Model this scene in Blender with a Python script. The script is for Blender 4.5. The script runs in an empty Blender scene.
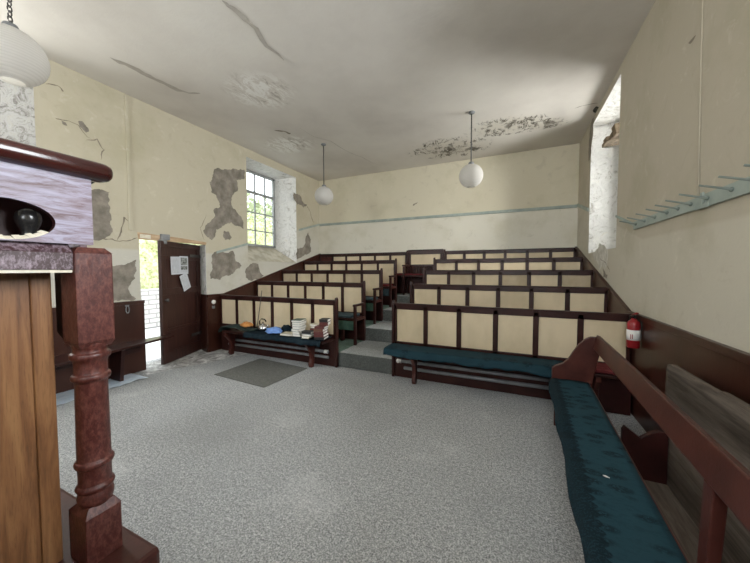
import bpy, bmesh, math, random
from mathutils import Vector, Matrix, noise
R = random.Random(7)
col = bpy.context.scene.collection
PI = math.pi

# ---------------------------------------------------------------- room measures
XL, XR, YB, YF, H = -5.0, 1.155, 7.225, -1.7, 3.97     # left wall, right wall, back, front, ceiling
YK = [3.99, 4.87, 5.66, 6.48, 7.19]                     # back faces of the five pew rows
LV = [0.0, 0.225, 0.45, 0.675, 0.9]                     # floor level under each row
CAMZ = 1.5
FPX, YAW, PIT, ROL = 304.2, 0.4262, -0.04055, -0.002

# direction of a sight line, used to trace measured outlines onto the real wall planes
def axes():
    cy, sy = math.cos(YAW), math.sin(YAW); cp, sp = math.cos(PIT), math.sin(PIT); cr, sr = math.cos(ROL), math.sin(ROL)
    f = Vector((-sy*cp, cy*cp, sp)); r = Vector((cy, sy, 0)); u = r.cross(f)
    return cr*r + sr*u, -sr*r + cr*u, f
AX = axes()
def at(x, y, axis, val):
    d = AX[0]*((x-375)/FPX) + AX[1]*(-(y-281.5)/FPX) + AX[2]
    o = Vector((0, 0, CAMZ)); t = (val-o[axis])/d[axis]
    return o + d*t

# ---------------------------------------------------------------- materials
def mat(name):
    m = bpy.data.materials.new(name); m.use_nodes = True
    nt = m.node_tree; b = nt.nodes['Principled BSDF']
    return m, nt, b
def N(nt, t, **kw):
    n = nt.nodes.new(t)
    for k, v in kw.items():
        if k in n.inputs: n.inputs[k].default_value = v
        else: setattr(n, k, v)
    return n
def L(nt, a, b): nt.links.new(a, b)
def pos(nt, scale=(1, 1, 1), loc=(0, 0, 0), world=True):
    if world: s = N(nt, 'ShaderNodeNewGeometry').outputs['Position']
    else: s = N(nt, 'ShaderNodeTexCoord').outputs['Object']
    mp = N(nt, 'ShaderNodeMapping'); mp.inputs['Scale'].default_value = scale; mp.inputs['Location'].default_value = loc
    L(nt, s, mp.inputs['Vector']); return mp.outputs['Vector']
def nz(nt, vec, scale, detail=4, rough=0.6, dist=0):
    n = N(nt, 'ShaderNodeTexNoise'); n.inputs['Scale'].default_value = scale; n.inputs['Detail'].default_value = detail
    n.inputs['Roughness'].default_value = rough; n.inputs['Distortion'].default_value = dist
    L(nt, vec, n.inputs['Vector']); return n.outputs['Fac']
def ramp(nt, fac, stops):
    r = N(nt, 'ShaderNodeValToRGB'); e = r.color_ramp.elements
    e[0].position, e[0].color = stops[0][0], (*stops[0][1], 1) if len(stops[0][1]) == 3 else stops[0][1]
    e[1].position, e[1].color = stops[-1][0], (*stops[-1][1], 1)
    for p, c in stops[1:-1]:
        x = e.new(p); x.color = (*c, 1)
    L(nt, fac, r.inputs['Fac']); return r.outputs['Color']
def mixc(nt, fac, a, b, mode='MIX'):
    n = N(nt, 'ShaderNodeMix', data_type='RGBA', blend_type=mode)
    for s, v in ((n.inputs[0], fac), (n.inputs[6], a), (n.inputs[7], b)):
        if hasattr(v, 'is_linked'): L(nt, v, s)
        elif isinstance(v, tuple): s.default_value = (*v, 1) if len(v) == 3 else v
        else: s.default_value = v
    return n.outputs[2]
def mth(nt, op, a, b=0.0, clamp=False):
    n = N(nt, 'ShaderNodeMath', operation=op); n.use_clamp = clamp
    for s, v in ((n.inputs[0], a), (n.inputs[1], b)):
        if hasattr(v, 'is_linked'): L(nt, v, s)
        else: s.default_value = v
    return n.outputs[0]
def smooth(nt, v, lo, hi):
    n = N(nt, 'ShaderNodeMapRange', interpolation_type='SMOOTHSTEP')
    n.inputs['From Min'].default_value = lo; n.inputs['From Max'].default_value = hi
    L(nt, v, n.inputs['Value']); return n.outputs['Result']
def bump(nt, b, h, strength=0.3, dist=0.01):
    n = N(nt, 'ShaderNodeBump'); n.inputs['Strength'].default_value = strength; n.inputs['Distance'].default_value = dist
    L(nt, h, n.inputs['Height']); L(nt, n.outputs['Normal'], b.inputs['Normal'])
def base(b, nt, c):
    if hasattr(c, 'is_linked'): L(nt, c, b.inputs['Base Color'])
    else: b.inputs['Base Color'].default_value = (*c, 1)

def noise_mat(name, c1, c2, scale=4, rough=0.6, bstr=0.1, bscale=40, stretch=(1, 1, 1), world=True, lo=0.35, hi=0.65, spec=0.5):
    m, nt, b = mat(name)
    v = pos(nt, stretch, world=world)
    base(b, nt, ramp(nt, nz(nt, v, scale), [(lo, c1), (hi, c2)]))
    b.inputs['Roughness'].default_value = rough; b.inputs['Specular IOR Level'].default_value = spec
    if bstr: bump(nt, b, nz(nt, v, bscale), bstr, 0.004)
    return m

M = {}
M['maroon'] = noise_mat('maroon_paint', (.018, .0048, .004), (.036, .0105, .008), 5, .36, .15, 60, spec=.3)
M['maroon_red'] = noise_mat('maroon_gloss', (.040, .0100, .0075), (.070, .019, .0135), 6, .38, .15, 60, spec=.3)
M['maroon_wall'] = noise_mat('maroon_boards', (.028, .0085, .005), (.048, .0155, .0095), 3, .33, .12, 40, (1, 1, .3), spec=.3)
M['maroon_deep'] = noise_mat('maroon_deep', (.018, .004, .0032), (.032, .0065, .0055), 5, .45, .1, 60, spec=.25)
M['cream'] = noise_mat('cream_panel', (.50, .40, .25), (.66, .54, .36), 2.2, .55, .04, 30, (1, 1, .6), lo=.3, hi=.6)
M['cream_dim'] = noise_mat('cream_panel_darker', (.36, .28, .17), (.52, .42, .28), 3, .6, .04, 30, (1, 1, .6))  # darker cream tone used on some of the panels
M['rail_blue'] = noise_mat('blue_green_rail', (.27, .32, .29), (.36, .41, .37), 6, .6, .1, 60, spec=.25)
M['white_paint'] = noise_mat('white_paint', (.72, .70, .66), (.82, .80, .76), 8, .5, .05, 60)
M['bar_paint'] = noise_mat('dull_glazing_paint', (.22, .23, .23), (.32, .33, .33), 8, .6, .05, 60)
M['grey_metal'] = noise_mat('pipe_grey', (.13, .135, .14), (.20, .205, .21), 8, .42, .05, 60)
M['peg'] = noise_mat('dull_green_peg', (.12, .15, .135), (.19, .22, .20), 8, .6, .05, 60, spec=.25)
M['red_dark'] = noise_mat('faded_red_cloth', (.09, .016, .018), (.15, .03, .032), 14, .9, .3, 120, spec=.1)

M['chrome'] = noise_mat('kettle_steel', (.55, .55, .55), (.7, .7, .7), 8, .22, 0, 60); M['chrome'].node_tree.nodes['Principled BSDF'].inputs['Metallic'].default_value = 1
M['black'] = noise_mat('black_plastic', (.008, .008, .008), (.014, .013, .013), 8, .22, 0, 60)
M['iron'] = noise_mat('dark_iron', (.03, .028, .026), (.06, .055, .05), 9, .5, .2, 60)
M['red_cloth'] = noise_mat('red_cloth', (.16, .012, .02), (.26, .024, .035), 14, .9, .3, 120, spec=.1)
M['green_cloth'] = noise_mat('green_cloth', (.04, .085, .065), (.07, .13, .10), 10, .9, .3, 120, spec=.1)
M['slate_cloth'] = noise_mat('slate_cloth', (.03, .05, .06), (.06, .09, .1), 14, .9, .3, 120, spec=.1)
M['navy_cloth'] = noise_mat('navy_cloth', (.006, .012, .018), (.014, .026, .034), 14, .85, .3, 120, spec=.1)
M['darkgreen_cloth'] = noise_mat('bottle_green_cloth', (.008, .022, .02), (.02, .04, .035), 10, .9, .4, 60)
M['blue_cloth'] = noise_mat('blue_cloth', (.10, .21, .55), (.2, .36, .72), 18, .7, .5, 40)
M['orange_cloth'] = noise_mat('orange_cloth', (.42, .15, .03), (.62, .27, .07), 18, .8, .5, 40)
M['paper'] = noise_mat('book_pages', (.66, .63, .57), (.8, .78, .73), 40, .9, .2, 300, (1, 1, 8))
M['plastic_sheet'] = noise_mat('plastic_sheet', (.50, .62, .74), (.72, .80, .88), 9, .3, .5, 20)
M['ext_red'] = noise_mat('extinguisher_red', (.21, .008, .012), (.27, .012, .016), 5, .3, 0, 60)
M['concrete'] = noise_mat('outside_paving', (.62, .62, .61), (.78, .78, .77), 2, .9, .3, 20)
M['bare_plaster'] = noise_mat('bare_grey_plaster', (.155, .135, .108), (.285, .25, .205), 7, .95, .8, 30)
M['scar'] = noise_mat('plaster_crack', (.16, .135, .10), (.26, .22, .17), 9, .95, .5, 40)  # brown tone of the cracks themselves
M['ceil_scar'] = noise_mat('ceiling_crack', (.40, .36, .31), (.48, .44, .39), 9, .95, .3, 40)
M['flake_white'] = noise_mat('flaked_whitewash', (.46, .43, .37), (.70, .68, .62), 9, .9, .6, 25)
M['lintel_wood'] = noise_mat('raw_lintel_wood', (.36, .22, .12), (.62, .45, .28), 4, .8, .3, 30, (6, 1, 6))
M['rot_wood'] = noise_mat('rotten_lintel', (.07, .05, .03), (.22, .16, .10), 14, .95, .8, 25)
M['lipcream'] = noise_mat('bare_edge', (.62, .56, .44), (.78, .72, .6), 20, .8, .4, 60)
M['sill'] = noise_mat('dirty_sill', (.36, .33, .25), (.55, .51, .41), 6, .95, .5, 30)
M['foliage'] = noise_mat('ivy_leaves', (.30, .33, .12), (.72, .74, .46), 9, .9, .8, 14, lo=.35, hi=.62)
M['treeleaf'] = noise_mat('tree_leaves', (.26, .30, .16), (.55, .60, .38), 3, .9, .6, 9)
M['bark'] = noise_mat('bark', (.06, .045, .03), (.12, .09, .06), 9, .95, .6, 20)

def wall_mat(name, warm, pale, axis, rail):
    """distemper: a warm tone above the dado rail, a paler one under it, damp stains, hairline relief"""
    m, nt, b = mat(name)
    v = pos(nt)
    sep = N(nt, 'ShaderNodeSeparateXYZ'); L(nt, N(nt, 'ShaderNodeNewGeometry').outputs['Position'], sep.inputs[0])
    if rail == 'slope':
        rise = mth(nt, 'MULTIPLY', mth(nt, 'MAXIMUM', mth(nt, 'SUBTRACT', sep.outputs['Y'], 3.83), 0.0), 0.287)
        h = mth(nt, 'SUBTRACT', mth(nt, 'SUBTRACT', sep.outputs['Z'], 1.79), rise)
    else:
        h = mth(nt, 'SUBTRACT', sep.outputs['Z'], 2.745)
    up = smooth(nt, h, -.02, .02)
    n1 = nz(nt, v, 1.1, 5, .62); n2 = nz(nt, v, 5, 6, .7, .6); n3 = nz(nt, v, 22, 4, .6)
    c = mixc(nt, up, pale, warm)
    c = mixc(nt, mth(nt, 'MULTIPLY', smooth(nt, n1, .48, .72), .45), c, tuple(x*.72 for x in warm[:2]) + (warm[2]*.62,))
    c = mixc(nt, mth(nt, 'MULTIPLY', smooth(nt, n2, .56, .74), .35), c, (.74, .70, .60))
    c = mixc(nt, mth(nt, 'MULTIPLY', smooth(nt, n2, .44, .30), .25), c, (.36, .31, .23))
    base(b, nt, c); b.inputs['Roughness'].default_value = .85; b.inputs['Specular IOR Level'].default_value = .25
    bump(nt, b, mth(nt, 'ADD', n2, mth(nt, 'MULTIPLY', n3, .4)), .22, .012)
    return m
M['wall_left'] = wall_mat('cream_distemper_window_wall', (.515, .465, .35), (.555, .53, .46), 'Y', 'slope')
M['wall_right'] = wall_mat('cream_distemper_peg_wall', (.47, .42, .33), (.54, .50, .41), 'Y', 'slope')
M['wall_back'] = wall_mat('cream_distemper_back', (.63, .575, .44), (.68, .645, .55), 'X', 'flat')

def reveal_mat():
    m, nt, b = mat('peeling_reveal')
    v = pos(nt); a = nz(nt, v, 7, 7, .7, 1.6); f = nz(nt, v, 30, 4)
    base(b, nt, ramp(nt, a, [(.33, (.42, .39, .34)), (.43, (.72, .71, .68)), (.6, (.82, .81, .78)), (.7, (.68, .64, .55))]))
    b.inputs['Roughness'].default_value = .9
    bump(nt, b, mth(nt, 'ADD', a, mth(nt, 'MULTIPLY', f, .2)), .8, .06); return m
M['reveal'] = reveal_mat()
def reveal_rough():
    m, nt, b = mat('flaking_rough_reveal')
    v = pos(nt); a = nz(nt, v, 9, 8, .78, 1.2)
    base(b, nt, ramp(nt, a, [(.36, (.13, .12, .105)), (.46, (.30, .285, .26)), (.52, (.43, .42, .40)), (.7, (.40, .37, .31))]))
    b.inputs['Roughness'].default_value = .95; bump(nt, b, a, .9, .06); return m
M['reveal_rough'] = reveal_rough()

def ellipse(nt, cx, cy, rx, ry, rot=0.0):
    """soft ellipse in the ceiling plane"""
    mp = N(nt, 'ShaderNodeMapping'); mp.vector_type = 'TEXTURE'
    mp.inputs['Location'].default_value = (cx, cy, H); mp.inputs['Rotation'].default_value = (0, 0, rot); mp.inputs['Scale'].default_value = (rx, ry, 10)
    L(nt, N(nt, 'ShaderNodeNewGeometry').outputs['Position'], mp.inputs['Vector'])
    ln = N(nt, 'ShaderNodeVectorMath', operation='LENGTH'); L(nt, mp.outputs[0], ln.inputs[0])
    return smooth(nt, ln.outputs['Value'], 1.0, 0.35)
def ceiling_mat():
    m, nt, b = mat('stained_ceiling')
    v = pos(nt); vs = pos(nt, (1, .45, 1))
    n1 = nz(nt, v, .7, 5, .6); n2 = nz(nt, v, 3.5, 6, .7, .4); n3 = nz(nt, vs, 7, 7, .75, 1.2)
    c = ramp(nt, n1, [(.32, (.58, .535, .485)), (.5, (.665, .62, .565)), (.7, (.73, .69, .63))])
    c = mixc(nt, mth(nt, 'MULTIPLY', smooth(nt, n2, .55, .75), .3), c, (.66, .63, .58))
    # black mould towards the back
    mask = None
    for e in ((-.12, 5.85, .85, .45, .1), (-1.25, 6.42, 1.0, .65, .1), (.35, 6.0, .6, .3, .1)):
        k = ellipse(nt, *e); mask = k if mask is None else mth(nt, 'MAXIMUM', mask, k)
    mould = mth(nt, 'MULTIPLY', smooth(nt, mth(nt, 'ADD', mth(nt, 'ADD', n3, mth(nt, 'MULTIPLY', mth(nt, 'SUBTRACT', n2, .5), .5)), mth(nt, 'MULTIPLY', mask, .12)), .57, .66), smooth(nt, mask, .02, .35))
    halo = mth(nt, 'MULTIPLY', mask, .30)
    c = mixc(nt, halo, c, (.47, .42, .30))
    c = mixc(nt, mth(nt, 'MULTIPLY', mould, smooth(nt, n2, .30, .62)), c, (.085, .07, .05))
    # flaked patch of whitewash
    pk = ellipse(nt, -3.25, 3.3, .62, .55); pk2 = ellipse(nt, -4.1, 4.9, .7, .5)
    fl = mth(nt, 'MULTIPLY', smooth(nt, n3, .50, .54), mth(nt, 'MAXIMUM', pk, pk2))
    c = mixc(nt, mth(nt, 'MULTIPLY', fl, .95), c, (.86, .84, .80))
    fl2 = mth(nt, 'MULTIPLY', smooth(nt, n3, .43, .40), mth(nt, 'MAXIMUM', pk, pk2))
    c = mixc(nt, mth(nt, 'MULTIPLY', fl2, .7), c, (.36, .32, .27))
    base(b, nt, c); b.inputs['Roughness'].default_value = .9
    bump(nt, b, n2, .25, .02); return m
M['ceiling'] = ceiling_mat()

def carpet_mat(name, dark, mid, light, green=None):
    m, nt, b = mat(name)
    v = pos(nt); big = nz(nt, v, .9, 4, .6); f = nz(nt, v, 105, 3, .75); g = nz(nt, v, 42, 3, .7)
    sp = mth(nt, 'ADD', mth(nt, 'MULTIPLY', f, .7), mth(nt, 'MULTIPLY', g, .3))
    c = ramp(nt, sp, [(.38, dark), (.5, mid), (.62, light)])
    c = mixc(nt, mth(nt, 'MULTIPLY', smooth(nt, big, .45, .7), .35), c, tuple(x*.62 for x in mid))
    c = mixc(nt, mth(nt, 'MULTIPLY', smooth(nt, big, .45, .28), .25), c, tuple(min(1, x*1.25) for x in light))
    base(b, nt, c); b.inputs['Roughness'].default_value = .97; b.inputs['Specular IOR Level'].default_value = .15
    bump(nt, b, sp, .5, .008); return m
M['carpet'] = carpet_mat('grey_fleck_carpet', (.135, .14, .14), (.335, .342, .342), (.66, .665, .66))
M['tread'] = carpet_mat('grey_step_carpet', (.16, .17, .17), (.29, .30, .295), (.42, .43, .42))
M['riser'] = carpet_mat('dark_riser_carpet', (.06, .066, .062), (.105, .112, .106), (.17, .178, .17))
M['tread_green'] = carpet_mat('green_row_carpet', (.05, .09, .07), (.10, .15, .12), (.16, .22, .18))
M['mat'] = carpet_mat('dark_mat', (.075, .075, .068), (.13, .13, .118), (.20, .20, .185))
def dirt_mat():
    m, nt, b = mat('worn_stone_floor')
    v = pos(nt); n = nz(nt, v, 6, 6, .75, 1.0)
    base(b, nt, ramp(nt, n, [(.32, (.10, .10, .095)), (.5, (.36, .35, .335)), (.62, (.70, .69, .67))]))
    b.inputs['Roughness'].default_value = .8; bump(nt, b, n, .4, .01); return m
M['stone_floor'] = dirt_mat()

def wood_mat(name, c1, c2, c3, axis='Z', rough=.45, knots=True):
    m, nt, b = mat(name)
    st = {'Z': (7, 7, .5), 'Y': (7, .5, 7), 'X': (.5, 7, 7)}[axis]
    v = pos(nt, st); n = nz(nt, v, 3.0, 6, .62, 1.1); fine = nz(nt, pos(nt, tuple(s*4 for s in st)), 7, 3, .6)
    c = ramp(nt, n, [(.33, c1), (.5, c2), (.68, c3)])
    c = mixc(nt, mth(nt, 'MULTIPLY', smooth(nt, fine, .5, .7), .35), c, tuple(x*.5 for x in c1))
    if knots:
        kn = nz(nt, pos(nt, (2, 2, 1.1)), 2.1, 2, .5, .3)
        c = mixc(nt, mth(nt, 'MULTIPLY', smooth(nt, kn, .70, .78), .7), c, tuple(x*.55 for x in c1))
    base(b, nt, c); b.inputs['Roughness'].default_value = rough
    bump(nt, b, fine, .15, .004); return m
M['pine'] = wood_mat('varnished_pine', (.12, .048, .017), (.21, .090, .034), (.30, .145, .057), 'Z', .42)
M['weathered'] = wood_mat('weathered_board', (.052, .037, .027), (.095, .071, .053), (.155, .122, .095), 'Y', .85)
M['door_brown'] = wood_mat('dark_brown_door', (.024, .008, .006), (.040, .014, .010), (.058, .022, .016), 'Z', .42, False)

def sky_sheen_mat():
    """maroon varnish, sky reflection painted in pale lavender over streaks of dark wood grain"""
    m, nt, b = mat('varnish_painted_sheen')
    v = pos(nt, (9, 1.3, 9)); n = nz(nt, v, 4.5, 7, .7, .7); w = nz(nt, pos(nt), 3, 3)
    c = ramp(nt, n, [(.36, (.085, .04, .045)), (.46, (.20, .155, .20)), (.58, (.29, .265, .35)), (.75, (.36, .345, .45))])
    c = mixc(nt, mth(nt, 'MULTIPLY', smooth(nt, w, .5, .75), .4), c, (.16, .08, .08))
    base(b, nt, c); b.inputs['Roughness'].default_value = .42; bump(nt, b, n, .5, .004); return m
M['sky_sheen'] = sky_sheen_mat()
def crazed_mat(name, dark, light):
    m, nt, b = mat(name)
    v = pos(nt); n = nz(nt, pos(nt, (1, 1, .55)), 70, 4, .7); w = nz(nt, v, 9, 4)
    t = mth(nt, 'ADD', n, mth(nt, 'MULTIPLY', w, .35))
    base(b, nt, ramp(nt, t, [(.60, dark), (.72, tuple((a+c)/2 for a, c in zip(dark, light))), (.85, light)]))
    b.inputs['Roughness'].default_value = .38; bump(nt, b, n, .5, .004); return m
M['crazed'] = crazed_mat('crazed_maroon_paint', (.055, .0105, .0075), (.135, .042, .031))
M['crazed_sheen'] = crazed_mat('crazed_paint_with_sheen', (.035, .012, .014), (.30, .23, .27))  # crazed paint, its pale purple standing in for a glossy reflection
M['cap'] = noise_mat('glossy_mahogany_rail', (.028, .006, .005), (.06, .012, .009), 7, .16, .12, 45, (1, .3, 1))

def damask_mat(name, c, dark, scale=1.0):
    m, nt, b = mat(name)
    v = pos(nt, world=False)
    vo = N(nt, 'ShaderNodeTexVoronoi'); vo.inputs['Scale'].default_value = 9*scale; vo.inputs['Randomness'].default_value = .45
    wv = N(nt, 'ShaderNodeMapping'); wv.inputs['Scale'].default_value = (1, .62, 1); L(nt, v, wv.inputs['Vector']); L(nt, wv.outputs[0], vo.inputs['Vector'])
    petals = nz(nt, v, 55*scale, 3, .7, .5)
    f = mth(nt, 'MULTIPLY', smooth(nt, vo.outputs['Distance'], .40, .22), smooth(nt, petals, .42, .52))
    big = nz(nt, v, 2, 3)
    cc = mixc(nt, mth(nt, 'MULTIPLY', f, .75), c, dark)
    cc = mixc(nt, mth(nt, 'MULTIPLY', smooth(nt, big, .4, .7), .35), cc, tuple(x*.55 for x in c))
    base(b, nt, cc); b.inputs['Roughness'].default_value = .8; b.inputs['Specular IOR Level'].default_value = .12
    bump(nt, b, nz(nt, v, 160, 2), .25, .003); return m
M['teal'] = damask_mat('teal_damask', (.014, .043, .058), (.003, .008, .011))
M['teal_plain'] = damask_mat('teal_seat_cloth', (.013, .038, .052), (.004, .012, .017), .7)
def runner_mat():
    m, nt, b = mat('teal_damask_runner')
    v = pos(nt, world=False); sep = N(nt, 'ShaderNodeSeparateXYZ'); L(nt, v, sep.inputs[0])
    mp = N(nt, 'ShaderNodeMapping'); mp.inputs['Scale'].default_value = (.62, 1.15, .6); L(nt, v, mp.inputs['Vector'])
    vo = N(nt, 'ShaderNodeTexVoronoi'); vo.inputs['Scale'].default_value = 11; vo.inputs['Randomness'].default_value = .55; L(nt, mp.outputs[0], vo.inputs['Vector'])
    pet = nz(nt, v, 70, 3, .75, .4); fine = nz(nt, pos(nt, (1, 2.2, 1), world=False), 26, 3, .7); big = nz(nt, v, 1.6, 3)
    f = mth(nt, 'MULTIPLY', smooth(nt, vo.outputs['Distance'], .42, .26), smooth(nt, pet, .40, .50))
    c = mixc(nt, mth(nt, 'MULTIPLY', smooth(nt, fine, .5, .62), .35), (.015, .046, .062), (.008, .026, .036))
    c = mixc(nt, mth(nt, 'MULTIPLY', f, .8), c, (.003, .008, .011))
    c = mixc(nt, mth(nt, 'MULTIPLY', smooth(nt, big, .4, .7), .3), c, (.010, .028, .036))
    sc_ = mth(nt, 'MULTIPLY', mth(nt, 'ABSOLUTE', mth(nt, 'SINE', mth(nt, 'MULTIPLY', sep.outputs['Y'], 62.0))), .020)
    edge = smooth(nt, mth(nt, 'SUBTRACT', sep.outputs['X'], sc_), -.108, -.116)
    dots = smooth(nt, nz(nt, v, 120, 2), .42, .5)
    c = mixc(nt, mth(nt, 'MULTIPLY', edge, mth(nt, 'ADD', mth(nt, 'MULTIPLY', dots, .35), .55)), c, (.003, .009, .013))
    base(b, nt, c); b.inputs['Roughness'].default_value = .8; b.inputs['Specular IOR Level'].default_value = .12
    bump(nt, b, nz(nt, v, 160, 2), .25, .003); return m
M['runner'] = runner_mat()
M['lace'] = damask_mat('dark_scallop_edge', (.004, .018, .026), (.002, .006, .009), 2.5)

def lantern_mat():
    m, nt, b = mat('white_paper_lantern')
    sep = N(nt, 'ShaderNodeSeparateXYZ'); L(nt, pos(nt, world=False), sep.inputs[0])
    w = mth(nt, 'SINE', mth(nt, 'MULTIPLY', sep.outputs['Z'], 330.0))
    base(b, nt, ramp(nt, mth(nt, 'MULTIPLY_ADD', w, .5), [(0, (.56, .54, .51)), (.5, (.64, .62, .59))]))
    b.inputs['Roughness'].default_value = .8
    bump(nt, b, w, .25, .004)
    tr = N(nt, 'ShaderNodeBsdfTranslucent'); tr.inputs['Color'].default_value = (.8, .77, .72, 1)
    mx = N(nt, 'ShaderNodeMixShader'); mx.inputs[0].default_value = .35
    out = nt.nodes['Material Output']; L(nt, b.outputs[0], mx.inputs[1]); L(nt, tr.outputs[0], mx.inputs[2]); L(nt, mx.outputs[0], out.inputs['Surface']); return m
M['lantern'] = lantern_mat()
def glass_mat():
    m, nt, b = mat('window_glass')
    t = N(nt, 'ShaderNodeBsdfTransparent'); t.inputs['Color'].default_value = (.93, .96, .96, 1)
    g = N(nt, 'ShaderNodeBsdfGlossy'); g.inputs['Roughness'].default_value = .02
    mx = N(nt, 'ShaderNodeMixShader'); fr = N(nt, 'ShaderNodeFresnel'); fr.inputs['IOR'].default_value = 1.45
    L(nt, fr.outputs[0], mx.inputs[0]); L(nt, t.outputs[0], mx.inputs[1]); L(nt, g.outputs[0], mx.inputs[2])
    L(nt, mx.outputs[0], nt.nodes['Material Output'].inputs['Surface']); nt.nodes.remove(b); return m
M['glass'] = glass_mat()
def stonewall_mat():
    m, nt, b = mat('dry_stone_wall')
    sep = N(nt, 'ShaderNodeSeparateXYZ'); L(nt, N(nt, 'ShaderNodeNewGeometry').outputs['Position'], sep.inputs[0])
    cb = N(nt, 'ShaderNodeCombineXYZ'); L(nt, sep.outputs['Y'], cb.inputs['X']); L(nt, sep.outputs['Z'], cb.inputs['Y'])
    bk = N(nt, 'ShaderNodeTexBrick'); bk.inputs['Scale'].default_value = 1; bk.inputs['Brick Width'].default_value = .36; bk.inputs['Row Height'].default_value = .12; bk.inputs['Mortar Size'].default_value = .02
    bk.inputs['Color1'].default_value = (.60, .59, .56, 1); bk.inputs['Color2'].default_value = (.74, .73, .70, 1); bk.inputs['Mortar'].default_value = (.36, .35, .33, 1)
    L(nt, cb.outputs[0], bk.inputs['Vector']); base(b, nt, bk.outputs['Color']); b.inputs['Roughness'].default_value = .95
    bump(nt, b, bk.outputs['Fac'], .5, -.03); return m
M['stonewall'] = stonewall_mat()
def page_mat():
    """typed sheet: pale paper with grey text lines and a small dark picture"""
    m, nt, b = mat('printed_sheet')
    sep = N(nt, 'ShaderNodeSeparateXYZ'); L(nt, pos(nt, world=False), sep.inputs[0])
    line = smooth(nt, mth(nt, 'SINE', mth(nt, 'MULTIPLY', sep.outputs['Z'], 320.0)), .2, .6)
    gaps = smooth(nt, nz(nt, pos(nt, (60, 60, 8), world=False), 1.5, 2), .42, .50)
    inside = mth(nt, 'MULTIPLY', smooth(nt, mth(nt, 'ABSOLUTE', sep.outputs['Y']), .085, .08), smooth(nt, mth(nt, 'ABSOLUTE', sep.outputs['Z']), .125, .12))
    f = mth(nt, 'MULTIPLY', mth(nt, 'MULTIPLY', line, gaps), inside)
    base(b, nt, mixc(nt, mth(nt, 'MULTIPLY', f, .55), (.60, .62, .66), (.18, .18, .2))); b.inputs['Roughness'].default_value = .8; return m
M['sheet'] = page_mat()
M['picture'] = noise_mat('printed_picture', (.03, .035, .03), (.40, .42, .40), 30, .7, 0, 60)

COVERS = {}
def cover(name, c):
    if name not in COVERS: COVERS[name] = noise_mat('book_cover_' + name, tuple(x*.8 for x in c), c, 30, .5, .1, 90)
    return COVERS[name]

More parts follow.
